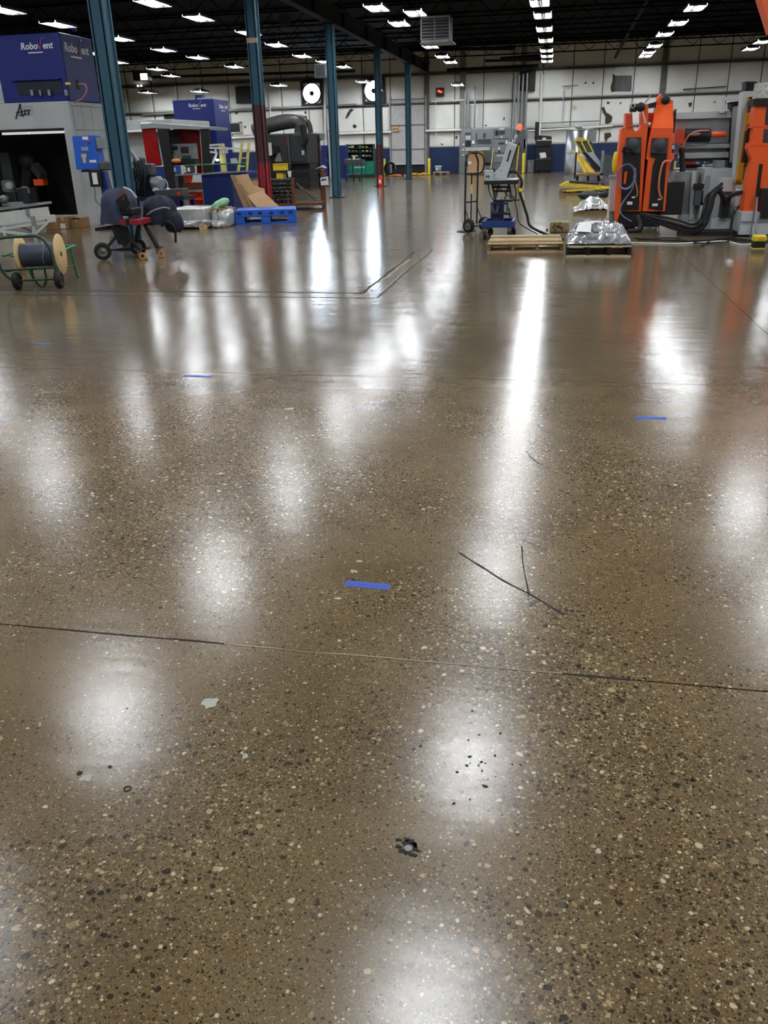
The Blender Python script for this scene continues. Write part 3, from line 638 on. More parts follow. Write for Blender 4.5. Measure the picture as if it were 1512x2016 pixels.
# fire extinguisher at the fourth column
a = Vector((-6.9, 34.9, 0)); t = thing('fire_extinguisher', 'small red fire extinguisher standing at the dark red column foot', 'extinguisher', a)
put('cylinder', MB().lathe([(0,0),(.085,0),(.09,.03),(.09,.36),(.06,.43),(.03,.45),(0,.45)], a, (0,0,1), 16), 'red_bright', t); put('valve', MB().box(a+Vector((-.04,-.03,.45)), a+Vector((.05,.03,.53))), 'black', t)
put('hose', MB().tube(smooth_path([a+Vector((.03,0,.5)),a+Vector((.12,-.02,.45)),a+Vector((.12,-.03,.2))]), .012, 6), 'black', t); put('label', MB().box(a+Vector((-.05,-.094,.14)), a+Vector((.04,-.088,.28))), 'paper', t)

# ================================================================== LEFT SIDE
V = Vector
def logo(t, at, right, up, size, parent=None):       # the two-tone maker's mark with its swoosh
    right = V(right).normalized(); up = V(up).normalized(); at = V(at); n = right.cross(up)
    a = text_mb('Robo', size, at, right, up, .003, .15, size*.02); p = put('lettering', a, 'logo_white', t)
    w1 = a.width
    b = text_mb('ent', size, at+right*(w1+size*.62), right, up, .003, .15, size*.02); put('lettering', b, 'logo_white', t)
    sw = [at+right*(w1+size*x)+up*(size*y)+n*.004 for x, y in ((.05,.55),(.2,.1),(.3,-.1),(.42,.5),(.62,.95),(.85,1.12),(1.0,1.0))]
    put('swoosh', MB().tube(smooth_path(sw, 3), [size*.05]*len(smooth_path(sw, 3)), 6), 'logo_red', t)
    p0 = at+right*(size*.9)-up*(size*.42); put('tag_line', MB().prism([p0, p0+right*size*1.9, p0+right*size*1.9+up*size*.12, p0+up*size*.12], n*.003), 'logo_white', t)

# ---- big white machine booth with the blue filter unit on its roof
BX, BY, BZ = -10.4, 18.2, 2.55
t = thing('machine_booth', 'white steel machine booth with a dark open front at the hall edge', 'booth', (-12.6, BY, 0))
BL = -15.6
put('header', MB().box((BL, BY, 2.03), (BX, BY+.12, BZ)), 'booth_white', t); put('roof', MB().box((BL, BY+.12, BZ-.08), (BX, BY+2.05, BZ)), 'booth_white', t)
put('corner_post', MB().box((BX-.2, BY, 0), (BX, BY+.14, 2.03)), 'booth_white', t)
for k, (a, b) in enumerate(((.14,.5),(.51,.92),(.93,1.45))): put('side_panel', MB().box((BX-.05, BY+a, 0), (BX, BY+b, BZ-.09)), 'booth_white', t)
put('side_rail', MB().box((BX-.01, BY+.14, 1.98), (BX+.012, BY+1.45, 2.0)), 'grey_mid', t)
put('back_wall', MB().box((BL, BY+1.9, 0), (BX-.05, BY+2.0, 2.5)), 'booth_in', t); put('inner_side', MB().box((BX-.09, BY+.15, 0), (BX-.052, BY+1.9, 2.45)), 'booth_in', t); put('rear_side_panel', MB().box((BX-.05, BY+1.46, 0), (BX-.01, BY+2.0, BZ-.09)), 'grey_dark', t)
put('track', MB().box((BL, BY-.01, 2.0), (BX-.22, BY+.05, 2.03)), 'black', t)
for a, b in ((0,50),(55,129)):
    p = W(a-2, 244, BY+.1); q = W(b, 244, BY+.1); put('strip_light', MB().box((p.x, BY+.14, 1.93), (q.x, BY+.2, 1.98)), 'tube_glow', t)
put('plinth', MB().box((BL, BY+.3, 0), (BX-.2, BY+.4, .22)), 'booth_white', t)
c = W(28, 226, BY-.01); h_ = .24                                    # slanted letter mark with its fading stripes
for pts in (((0,-.05),(.16,.24),(.19,.24),(.03,-.05)), ((.15,.24),(.17,.24),(.19,-.02),(.16,-.02)), ((.04,.08),(.36,.12),(.36,.10),(.05,.06)), ((.1,.03),(.33,.05),(.33,.03),(.1,.01)), ((.22,.04),(.25,.12),(.27,.12),(.24,0)), ((.3,.05),(.33,.12),(.35,.12),(.32,-.01))):
    put('emblem_stroke', MB().prism([V((c.x+x*1.1, BY-.012, c.z-.03+y)) for x, y in pts], (0,.012,0)), 'ink', t)
for k in range(4): put('emblem_stripe', MB().box((c.x+.22, BY-.008, c.z-.01+.05*k), (c.x+.47, BY, c.z+.012+.05*k)), 'ink_grey', t)
# filter unit
bx0, bx1 = -11.93, -10.36; bz1 = 3.84
t = thing('filter_unit', 'blue box-shaped air filter unit standing on the white booth roof', 'filter unit', (-11.1, BY, BZ))
put('housing', MB().box((bx0, BY+.01, BZ+.002), (bx1, BY+1.35, bz1)), 'blue_box', t, bevel=.015)
put('front_ledge', MB().box((bx0+.3, BY-.04, BZ+.42), (bx1-.12, BY+.02, BZ+.45)), 'blue_box', t); put('gauge_recess', MB().box((bx0+.38, BY-.002, BZ+.14), (bx1-.12, BY+.02, BZ+.40)), 'navy_dark', t)
for px in (63, 79, 97, 130):
    c = W(px, 182, BY-.05); put('regulator', MB().cyl(c+V((0,0,-.06)), c+V((0,0,.05)), .035 if px != 79 else .02, 10), 'grey_mid', t)
c = W(134, 165, BY-.06); put('yellow_valve', MB().cyl(c+V((-.05,0,0)), c+V((.05,0,0)), .03, 10), 'yellow', t)
c = W(152, 167, BY-.04); put('gauge_block', MB().box(c+V((-.03,0,-.09)), c+V((.03,.05,.1))), 'black', t)
put('air_hose', MB().tube(smooth_path([W(155,165,BY-.05), W(168,167,BY-.08), W(170,180,BY-.1), W(162,194,BY-.08), W(148,201,BY-.06)]), .016, 6), 'logo_red', t)
put('seam', MB().box((bx1-.002, BY+.04, BZ+.02), (bx1+.004, BY+.05, bz1-.03)), 'navy_dark', t)
put('roof_pipe', MB().cyl(W(143,58,BY+.5), W(150,58,BY+.5), .04, 8), 'blue_box', t)
logo(t, W(41,98,BY), (1,0,0), (0,0,1), .18); logo(t, V((bx1+.003, BY+.12, W(143,98,BY).z-.0)), (0,1,0), (0,0,1), .24)
# tall white duct at the very edge, beside the blue unit
single('white_duct', 'white upright duct on the booth roof at the blue unit side', 'duct', MB().box((-12.5, BY+.2, BZ), (-12.0, BY+.8, 3.0)), 'booth_white', (-12.25, BY+.2, BZ), bevel=.02)
# blue control box on the booth's post
Yc = 17.4; t = thing('control_cabinet', 'bright blue control box with labels mounted in front of the booth post', 'control box', W(168,330,Yc))
put('box', MB().pp([(141,268),(184,266),(195,332),(150,334)], Yc, .3), 'blue_plastic', t, bevel=.01); put('side_box', MB().pb(187, 271, 205, 293, Yc+.05, .2), 'grey_mid', t, bevel=.01)
for q, mt in (((162,269,173,275),'paper'), ((160,289,173,297),'ink_grey'), ((160,303,170,310),'tear_pale'), ((163,310,169,321),'tear_pale'), ((176,315,189,320),'paper')): put('label', MB().pb(*q, Yc-.01, .012), mt, t)
put('red_switch', MB().lathe([(.025,0),(.025,-.04),(0,-.04)], W(174,278,Yc), (0,1,0), 10), 'red_bright', t)
put('bracket', MB().pb(160, 334, 178, 339, Yc+.05, .6), 'blue_panel', t)
t = thing('pedestal_panel', 'blue pedestal with black switch box and conduit under the blue control box', 'pedestal', (W(200,400,17.2).x, 17.2, 0))
put('post', MB().pp([(194,338),(206,338),(222,404),(226,440),(212,440),(204,405)], 17.3, .15), 'blue_frame', t); put('switch_box', MB().pb(176, 336, 198, 368, 17.2, .12), 'black', t); put('paper', MB().pb(182, 340, 191, 363, 17.17, .02), 'paper', t)
put('conduit', MB().tube(smooth_path([W(186,368,17.2), W(187,380,17.2), W(189,394,17.2), W(198,404,17.25)]), .02, 6), 'grey_mid', t); put('top_gear', MB().pb(193, 318, 214, 336, 17.3, .3), 'grey_dark', t, bevel=.03); put('foot', MB().box((W(214,440,17.3).x-.2,17.2,0),(W(222,440,17.3).x+.15,17.6,.05)), 'blue_panel', t)
# things seen in the booth's dark opening
t = thing('robot_arm', 'dark robot arm with an orange part inside the white booth', 'robot', (W(62,380,19.6).x, 19.2, 0))
put('base', MB().pb(40, 368, 75, 420, 19.2, .5), 'black', t, bevel=.03); put('arm', MB().bar(W(55,372,19.45), W(60,315,19.45), .28, .28), 'black', t, bevel=.04); put('elbow', MB().blob(W(58,318,19.45), (.24,.24,.24), 3, .05, 2), 'black', t)
put('forearm', MB().bar(W(58,316,19.45), W(86,348,19.2), .18, .18), 'grey_dark', t); put('orange_part', MB().pb(66, 353, 85, 365, 19.05, .2), 'orange', t); put('bright_tube', MB().tube(smooth_path([W(44,369,19.2),W(54,371,19.2),W(57,380,19.2)]), .03, 6), 'grey_light', t)
t = thing('welding_fixture', 'grey welding fixture with clamps standing inside the white booth', 'fixture', (W(15,400,19.3).x, 19.3, 0))
put('column', MB().pb(8, 300, 28, 420, 19.5, .3), 'grey_dark', t); put('clamp', MB().pb(2, 355, 22, 378, 19.3, .2), 'grey_mid', t, bevel=.03); put('clamp', MB().blob(W(20,366,19.2), (.1,.1,.1), 5, .2), 'grey_light', t); put('plate', MB().pb(20, 325, 36, 372, 19.7, .05), 'grey_dark', t)
# white steel fixture table in front of the booth
Yw = 16.2; t = thing('fixture_table', 'white steel beam table with diagonal legs in front of the dark booth', 'table', (W(60,465,Yw).x, Yw, 0))
put('top_rail', MB().pp([(-30,412),(74,399),(76,404),(-30,418)], Yw, .5), 'grey_mid', t); put('side_beam', MB().pp([(-30,422),(92,407),(97,431),(-30,448)], Yw-.02, .06), 'white_paint', t); put('lower_beam', MB().pp([(-30,453),(95,435),(96,439),(-30,459)], Yw-.02, .06), 'white_paint', t)
put('brace', MB().bar(W(95,438,Yw), V((W(70,468,Yw).x, Yw, .0)), .05, .05), 'white_paint', t); put('leg', MB().bar(W(66,432,Yw), V((W(69,470,Yw).x, Yw, 0)), .05, .05), 'white_paint', t); put('leg', MB().bar(W(8,446,Yw), V((W(12,470,Yw).x, Yw, 0)), .05, .05), 'white_paint', t)
put('leg', MB().bar(W(40,446,Yw+.6), V((W(44,470,Yw).x, Yw+.6, 0)), .05, .05), 'white_paint', t); put('foot_rail', MB().bar(W(0,455,Yw), W(66,463,Yw), .04, .05), 'white_paint', t); put('end_clamp', MB().pb(92, 424, 99, 438, Yw-.1, .2), 'white_paint', t); put('clamp', MB().pb(50, 412, 56, 424, Yw-.06, .05), 'grey_mid', t); put('clamp', MB().pb(61, 426, 67, 445, Yw-.08, .06), 'grey_mid', t)
t = thing('clamp_stack', 'black and steel clamps standing on the white beam table', 'clamps', W(28,404,Yw+.2))
put('block', MB().pb(14, 376, 30, 402, Yw+.15, .2), 'black', t, bevel=.02); put('block', MB().pb(32, 370, 47, 400, Yw+.2, .2), 'black', t, bevel=.02); put('steel_knob', MB().blob(W(8,392,Yw+.1), (.09,.09,.07), 4, .2), 'rim', t); put('steel_plate', MB().pb(4, 398, 40, 405, Yw+.1, .25), 'grey_mid', t)
# cartons by the booth plinth
for k, (a, b, y0, y1, yy) in enumerate(((90,113,430,455,17.3), (112,138,427,453,17.5), (138,166,429,451,17.65))):
    t = thing('carton', ['small brown carton beside the white beam table','brown carton with white label before the booth plinth','brown carton with dark slot beside the booth post'][k], 'carton', (W((a+b)/2,450,yy).x, yy, 0), 'cartons at the booth plinth')
    p_ = W((a+b)/2, y0, yy); x0 = W(a,445,yy).x; x1 = W(b,445,yy).x; put('box', MB().box((x0,yy,0),(x1-.05,yy+.35,p_.z)), 'card_dark', t, bevel=.006); put('tape_strip', MB().box(((x0+x1)/2-.03,yy-.003,p_.z-.08),((x0+x1)/2+.03,yy+.3,p_.z+.002)), 'card', t)
    if k == 1: put('label', MB().pb(114, 440, 129, 450, yy-.006, .006), 'paper', t)
    if k == 2: put('slot', MB().pb(141, 429, 156, 432, yy-.006, .006), 'black', t)

# ---- cable reel cart
aL = G(37,570); aR = G(119,567); ax = (aR-aL); L_ = ax.length; ax.normalize(); bk = V((-ax.y, ax.x, 0)); O = (aL+aR)/2; O.z = 0
def lc(u, v, z): return O+ax*u+bk*v+V((0,0,z))
t = thing('cable_reel_cart', 'green tube cart carrying a wooden spool of grey cable', 'cart', O)
rw = .105; hl = L_/2
for s in (-1, 1):
    w_ = put('wheel', MB().wheel(lc(s*hl,0,rw), ax, rw, .075), 'rubber', t); put('hub', MB().hub(lc(s*hl,0,rw), ax, rw, .08), 'black', w_)
put('axle', MB().cyl(lc(-hl,0,rw), lc(hl,0,rw), .012, 8), 'green_dark', t)
hx = hl+.10
fr = [lc(-hl-.02,-.02,rw), lc(-hl-.09,-.03,rw+.05), lc(-hx-.05,-.03,.26), lc(-hx-.07,-.02,.5), lc(-hx+.0,-.01,.60), lc(-hl+.2,0,.615), lc(hl-.2,0,.615), lc(hl-.1,-.01,.57), lc(hl-.03,-.02,.44), lc(hl-.01,-.03,.22), lc(hl,-.02,rw)]
put('front_hoop', MB().tube(smooth_path(fr, 4), .017, 8), 'green_dark', t)
put('cross_tube', MB().cyl(lc(-hx-.02,-.03,.235), lc(hl-.01,-.03,.25), .015, 8), 'green_dark', t)
for s, u in ((-1,-hx), (1,hl-.02)):
    put('side_rail', MB().cyl(lc(u,-.02,.40), lc(u+.02,.95,.40), .016, 8), 'green_tube', t)
    put('rear_leg', MB().tube(smooth_path([lc(u+.02,.72,.40), lc(u+.02,.76,.18), lc(u+.02,.82,.04), lc(u+.02,.92,.02)]), .014, 8), 'green_tube', t)
    put('lower_rail', MB().cyl(lc(u,0,.22), lc(u+.02,.76,.17), .012, 8), 'green_dark', t)
put('rear_rail', MB().cyl(lc(-hx+.02,.95,.40), lc(hl,.95,.40), .016, 8), 'green_tube', t)
put('mid_leg', MB().tube(smooth_path([lc(-.05,.0,.235), lc(-.05,.03,.1), lc(.02,.05,.015), lc(.09,.03,.1), lc(.1,.0,.24)]), .011, 8), 'green_dark', t)
t = thing('cable_spool', 'wooden cable spool wound with dark grey cable, on the green cart', 'spool', lc(0,.28,.10))
zc = .375; sv = .22; ha = .235
for s in (-1, 1): put('flange', MB().lathe([(0.03,-.011),(.235,-.011),(.24,-.006),(.24,.006),(.235,.011),(.03,.011)], lc(s*ha+.02,sv,zc), ax, 36), 'ply', t)
pr = [(.03,-ha+.012)]+[(.135+.006*math.sin(k*math.pi), -ha+.012+(2*ha-.024)*k/36) for k in [j/2 for j in range(73)]]+[(.03,ha-.012)]
put('cable_winding', MB().lathe([(.03,-ha+.012)]+[(.132 if j % 2 else .142, -ha+.014+(2*ha-.028)*j/44) for j in range(45)]+[(.03,ha-.012)], lc(.02,sv,zc), ax, 28), 'cable_grey', t)
put('spindle', MB().cyl(lc(-hx,sv,zc), lc(hl,sv,zc), .014, 8), 'zinc', t)
put('tie', MB().tube([lc(.09,sv,zc)+(bk*math.cos(a)+V((0,0,1))*math.sin(a))*.148+ax*(.015*math.sin(a*3)) for a in [2*math.pi*i/20 for i in range(20)]], .006, 5, True), 'grey_mid', t)
put('tie_end', MB().tube(smooth_path([lc(.06,sv,zc+.15), lc(.05,sv,zc+.19), lc(.09,sv-.02,zc+.2), lc(.1,sv-.04,zc+.15)]), .006, 5), 'grey_mid', t)

# ---- covered welder on its wheeled stand
a1 = G(203,513); a2 = G(268,512); t = thing('welder_stand', 'black wheeled stand with red tray and orange castors before the booth column', 'cart', ((a1+a2)/2).xy.to_3d())
O = V((-6.45, 12.45, 0)); ux = V((1,.05,0)).normalized(); uy = V((-.05,1,0)).normalized()
def lw(u, v, z): return O+ux*u+uy*v+V((0,0,z))
for v, u in ((-.28,-.33), (.32,-.02)):
    w_ = put('wheel', MB().wheel(lw(u,v,.13), (.5,-.86,0), .13, .07), 'rubber', t); put('hub', MB().hub(lw(u,v,.13), (.5,-.86,0), .13, .075), 'rim', w_)
put('axle', MB().cyl(lw(-.33,-.28,.13), lw(-.02,.32,.13), .012, 8), 'black', t)
put('leg', MB().bar(lw(-.31,-.24,.14), lw(-.02,-.1,.46), .05, .04), 'black', t); put('leg', MB().bar(lw(-.05,.28,.14), lw(.1,.2,.46), .05, .04), 'black', t); put('leg', MB().bar(lw(-.05,-.2,.46), lw(.28,-.28,.15), .05, .04), 'black', t); put('leg', MB().bar(lw(.24,.1,.48), lw(.45,-.02,.16), .05, .04), 'black', t)
put('side_plate', MB().prism([lw(-.18,-.2,.48), lw(.06,-.2,.48), lw(.12,-.2,.3), lw(.02,-.2,.2), lw(-.1,-.2,.22)], uy*.05), 'black', t)
put('tray', MB().box(lw(-.08,-.25,.50), lw(.34,.25,.58)), 'red_paint', t, bevel=.01); put('tray_gap', MB().box(lw(.1,-.262,.50), lw(.16,-.24,.585)), 'black', t); put('turn_plate', MB().lathe([(0,0),(.16,0),(.16,.04),(0,.04)], lw(.0,-.05,.585), (0,0,1), 20), 'grey_light', t)
put('handle_arm', MB().bar(lw(-.5,-.05,.43), lw(-.1,0,.47), .08, .05), 'black', t)
for u, v in ((.28,-.3), (.47,-.03)):
    k = put('castor', MB().wheel(lw(u+.03,v,.055), (.55,-.83,0), .055, .035), 'castor', t); put('fork', MB().bar(lw(u-.02,v,.06), lw(u-.01,v,.15), .045, .06), 'rim', k); put('top_plate', MB().box(lw(u-.06,v-.05,.15), lw(u+.06,v+.05,.16)), 'black', k)
t = thing('covered_welder', 'machine under a navy blue cloth cover on the wheeled stand', 'machine', lw(0,0,.62))
m = drape(MB(), lw(-.1,.02,0), [(.30,.50),(.30,.58),(.28,.68),(.265,.78),(.25,.86),(.215,.93),(.16,.98),(.08,1.005),(.001,1.01)], (1.0,.9), 8, .10, 3); put('cloth_cover', m, 'navy', t)
put('window_flap', MB().prism([lw(-.0,-.29,.86), lw(.16,-.27,.95), lw(.2,-.24,.82), lw(.08,-.28,.72)], uy*.05), 'black', t); put('red_strap', MB().bar(lw(.1,-.27,.86), lw(.12,-.25,1.0), .06, .02), 'rust', t); put('side_gear', MB().box(lw(.0,-.22,.64), lw(.22,.1,.74)), 'black', t, bevel=.02)
put('clear_hose', MB().tube(smooth_path([lw(.14,-.25,1.03), lw(.22,-.2,.98), lw(.27,-.15,.88)]), .02, 6), 'grey_light', t)
t = thing('dark_cover_bundle', 'dark navy tarpaulin bundle hanging beside the covered welder', 'tarpaulin', lw(.45,.3,.0))
m = MB(); drape(m, lw(.40,.36,0), [(.24,.46),(.26,.54),(.25,.64),(.24,.74),(.2,.82),(.12,.87),(.001,.88)], (1.05,.8), 7, .09, 7); drape(m, lw(.62,.34,0), [(.07,.34),(.12,.38),(.14,.45),(.13,.55),(.1,.63),(.001,.67)], (1,1), 6, .10, 9); put('tarpaulin', m, 'navy_dark', t)
put('cord', MB().tube(smooth_path([lw(.3,.1,.62), lw(.42,.08,.68), lw(.58,.1,.72), lw(.66,.14,.7)]), .012, 6), 'grey_mid', t); put('handle', MB().tube(smooth_path([lw(.5,.12,.45), lw(.62,.1,.52), lw(.7,.14,.4), lw(.68,.16,.2)]), .02, 6), 'black', t)

# ---- bench with gear behind the welder, dark machine parts around the first column
Yb = 20.5; t = thing('work_bench', 'blue steel work bench with a long grey box on top behind the wrapped crate', 'bench', (W(330,420,Yb).x, Yb, 0))
put('bench_top', MB().pb(262, 388, 362, 395, Yb, .8), 'navy_dark', t); put('apron', MB().pb(300, 395, 360, 406, Yb+.02, .04), 'blue_panel', t)
for px in (268, 302, 356):
    for d in (.02, .7): p_ = W(px, 396, Yb); put('leg', MB().box((p_.x-.04,Yb+d,0),(p_.x+.04,Yb+d+.07,p_.z)), 'blue_panel', t)
put('brace', MB().bar(W(306,428,Yb+.05), W(330,402,Yb+.05), .06, .05), 'blue_panel', t); put('brace', MB().bar(W(330,402,Yb+.05), W(356,428,Yb+.05), .06, .05), 'blue_panel', t); put('shelf', MB().pb(300, 410, 358, 413, Yb+.1, .5), 'blue_frame', t)
t = thing('grey_toolbox', 'long grey metal box with a red tag lying on the blue bench', 'box', W(330,388,Yb+.1)); put('box', MB().pp([(304,375),(358,371),(360,387),(305,388)], Yb+.05, .4), 'grey_dark', t, bevel=.01); put('tag', MB().pp([(348,378),(354,376),(355,384),(349,385)], Yb+.04, .01), 'red_bright', t)
t = thing('machine_vise', 'dark machine assembly with hoses standing on the blue bench', 'machine', W(275,388,Yb+.3))
for (a,b,c,d), mt, yy in (((256,330,282,388),'black',.3), ((262,310,278,340),'machine_dark',.4), ((282,342,300,388),'navy_dark',.35), ((284,322,298,346),'grey_dark',.25), ((262,352,274,372),'grey_mid',.2)): put('block', MB().pb(a,b,c,d,Yb+yy,.3), mt, t, bevel=.03)
put('handle', MB().bar(W(258,298,Yb+.4), W(272,318,Yb+.3), .08, .08), 'grey_mid', t)
for k in range(4): put('hose', MB().tube(smooth_path([W(262+6*k,320,Yb+.2), W(268+6*k,345,Yb+.1), W(262+7*k,365,Yb+.15), W(270+5*k,386,Yb+.2)]), .03, 6), ['black','navy_dark'][k % 2], t)
t = thing('chrome_assembly', 'bright steel casting with a looped hose standing on the bench end', 'casting', W(318,375,Yb+.3))
put('body', MB().blob(W(310,362,Yb+.3), (.18,.16,.16), 6, .3, 2.4), 'grey_mid', t); put('lobe', MB().blob(W(308,374,Yb+.2), (.1,.1,.06), 8, .2), 'grey_light', t); put('knob', MB().blob(W(331,374,Yb+.2), (.05,.05,.05), 9, .1), 'paper', t)
put('loop_hose', MB().tube([W(322,364,Yb+.2)+V((math.cos(a)*.11,0,math.sin(a)*.13)) for a in [2*math.pi*i/20 for i in range(20)]], .014, 6, True), 'grey_light', t)
t = bpy.data.objects['machine_vise']; put('disc_guard', MB().lathe([(0,-.02),(.2,-.02),(.2,.02),(0,.02)], W(291,338,Yb+.4), (.5,.8,0), 20), 'grey_dark', t)

# ---- silver-wrapped crates, cartons
Yx = 17.2; t = thing('wrapped_crate', 'long crate wrapped in silvery plastic film on a low pallet', 'crate', (W(375,455,Yx).x, Yx, 0))
x0 = W(333,430,Yx).x; x1 = W(401,430,Yx).x; z1 = W(370,410,Yx).z
def wrapbox(x0, y0, x1, y1, z0, z1, seed, amp=.05, p=7, nu=40, nv=20):
    m = MB(); m.blob(((x0+x1)/2,(y0+y1)/2,(z0+z1)/2), ((x1-x0)/2,(y1-y0)/2,(z1-z0)/2), seed, amp, p, nu, nv, 4.0, flat=z0); return m
put('film', wrapbox(x0, Yx, x1, Yx+1.0, .10, z1, 2, .025, 14, 56, 26), 'film_pale', t); m = MB(); m.blob(((x0+x1)/2,Yx+.45,.10),((x1-x0)/2+.05,.54,.09), 5, .25, 4, 40, 12, 5, flat=.02); put('film_skirt', m, 'film', t)
put('pallet_base', MB().box((x0+.05,Yx+.05,0),(x1,Yx+1.1,.10)), 'pallet_dark', t); put('pallet_block', MB().box((x1-.08,Yx-.1,0),(x1+.04,Yx+.05,.09)), 'wood', t)
t = thing('wrapped_carton', 'smaller cardboard carton in crumpled clear film next to the silver crate', 'carton', (W(428,448,17.5).x, 17.5, 0))
xa = W(414,430,17.5).x; xb = W(441,430,17.5).x; put('carton', MB().box((xa+.02,17.55,.02),(xb-.04,18.1,W(425,411,17.5).z)), 'card_dark', t); m = wrapbox(xa, 17.5, xa+.16, 18.15, 0, W(425,411,17.5).z+.01, 8, .2, 4, 26, 16); put('film', m, 'film', t); m = wrapbox(xb-.16, 17.48, xb+.03, 18.15, 0, W(425,414,17.5).z, 13, .2, 4, 26, 16); put('film', m, 'film_pale', t); m = MB(); m.blob(((xa+xb)/2,17.7,.06),((xb-xa)/2+.01,.34,.09), 4, .2, 3, 30, 10, 5, flat=.0); put('film_skirt', m, 'film', t)
t = thing('plain_carton', 'open brown carton on a low pallet between film and blue pallet', 'carton', (W(455,442,18.25).x, 18.25, 0))
xa = W(442.5,430,18.25).x; xb = W(458,430,18.25).x; zt = W(455,409,18.25).z; put('box', MB().box((xa,18.25,.1),(xb,18.52,zt)), 'card_dark', t); put('flap', MB().box((xb-.12,18.24,zt-.02),(xb,18.251,zt+.03)), 'paper', t); put('label', MB().box((xa+.05,18.24,zt-.16),(xa+.12,18.25,zt-.08)), 'paper', t); put('pallet_board', MB().box((xa-.02,18.23,.06),(xb+.03,18.56,.1)), 'wood_dark', t)
for xx in (xa, xb-.1): put('pallet_block', MB().box((xx,18.25,0),(xx+.1,18.55,.06)), 'wood_dark', t)
c = W(434,402,17.85); single('green_sack', 'pale green plastic sack lying on top of the wrapped carton', 'sack', MB(Matrix.Translation(c) @ Matrix.Rotation(-.42, 4, 'Y')).blob((0,0,0), (.2,.16,.085), 4, .18, 2.6, 28, 16), 'green_bag', c)

# ---- blue plastic pallet
pA = G(464,443); pB = G(584,439); u_ = (pB-pA); PW = u_.length; u_.normalize(); v_ = V((-u_.y,u_.x,0)); PD = 1.0
TT = Matrix.Translation(pA) @ Matrix(((u_.x,v_.x,0,0),(u_.y,v_.y,0,0),(0,0,1,0),(0,0,0,1)))
t = thing('plastic_pallet', 'bright blue plastic pallet with nine feet and solid deck', 'pallet', pA)
H = .28; put('deck', MB(TT).box((0,0,.15),(PW,PD,H)), 'blue_plastic', t, bevel=.012); put('rim', MB(TT).box((.02,.0,H),(PW-.02,PD,H+.012)), 'blue_plastic', t, bevel=.004)
for i in range(3):
    for j in range(3): x = i*(PW-.2)/2; y = j*(PD-.2)/2; put('foot', MB(TT).box((x,y,0),(x+.2,y+.2,.15)), 'blue_plastic', t, bevel=.012)
put('runner', MB(TT).box((0,0,0),(PW,.08,.03)), 'blue_plastic', t); put('runner', MB(TT).box((0,PD-.08,0),(PW,PD,.03)), 'blue_plastic', t)
for k, x in enumerate((.05, PW*.22, PW*.38, PW*.56, PW*.74, PW*.88)): put('rim_slot', MB(TT).box((x,-.006,.20),(x+.09,.01,.255)), 'blue_panel', t)
# ---- cardboard sheets leaning
t0 = 'large cardboard sheet'
cb = [([(453,345),(462,345),(492,412),(482,414)], 19.4, 'card_edge', 'narrow cardboard sheet at the back of the leaning stack'), ([(459,346),(488,343),(497,366),(520,372),(527,409),(487,411),(472,380)], 19.6, 'card', 'large bent cardboard sheet leaning behind the blue plastic pallet'),
      ([(470,364),(474,362),(500,408),(494,410)], 19.35, 'card_edge', 'cardboard sheet seen edge-on in the leaning stack'), ([(487,386),(516,376),(549,407),(507,410)], 19.25, 'card', 'front cardboard sheet slumped against the leaning stack'), ([(494,357),(508,355),(509,378),(500,380)], 20.2, 'card_dark', 'cardboard scrap standing against the red column foot')]
for k, (px, yy, mt, lab) in enumerate(cb):
    ym = max(p[1] for p in px); yt = min(p[1] for p in px)
    pts = []
    for (a, b) in px:
        f_ = (ym-b)/(ym-yt); pts.append(W(a, b, yy+.45*f_))
    zmin = min(p.z for p in pts); base = H+.013 if k in (1,3) else 0.0
    lo = V((pts[0].x, yy, max(zmin, .005)))
    m = MB(); m.prism(pts, (0,.02,.005)); 
    single('cardboard_sheet', lab, 'cardboard', m, mt, lo, 'cardboard sheets leaning at the pallet')

# ---- blue panel box and the fenced table over it
Yp = 22.4; t = thing('blue_workstation', 'dark blue sheet-metal box with a long lid, behind the cardboard', 'workstation', (W(430,415,Yp).x, Yp, 0))
p0 = W(396,345,Yp); p1 = W(455,345,Yp); put('body', MB().box((p0.x,Yp,0.0),(p1.x,Yp+.8,p0.z)), 'blue_panel', t, bevel=.01); put('lid', MB().pp([(400,341),(484,337.5),(485,343),(398,347)], Yp-.03, .9), 'blue_box', t); put('lid_edge', MB().pp([(344,343),(400,341),(484,336),(484,338.5),(400,344),(344,346)], Yp-.05, .04), 'grey_mid', t)
for px in (345, 482): p_ = W(px, 345, Yp); put('leg', MB().box((p_.x-.03,Yp,0),(p_.x+.03,Yp+.06,p_.z)), 'grey_dark', t)
put('green_rail', MB().tube([W(362,326,Yp), W(440,323,Yp), W(484,322,Yp)], .018, 6), 'green_tube', t)
for px in (388, 455, 483): put('rail_post', MB().cyl(W(px,324,Yp), W(px+1,343,Yp), .015, 6), 'green_dark', t)
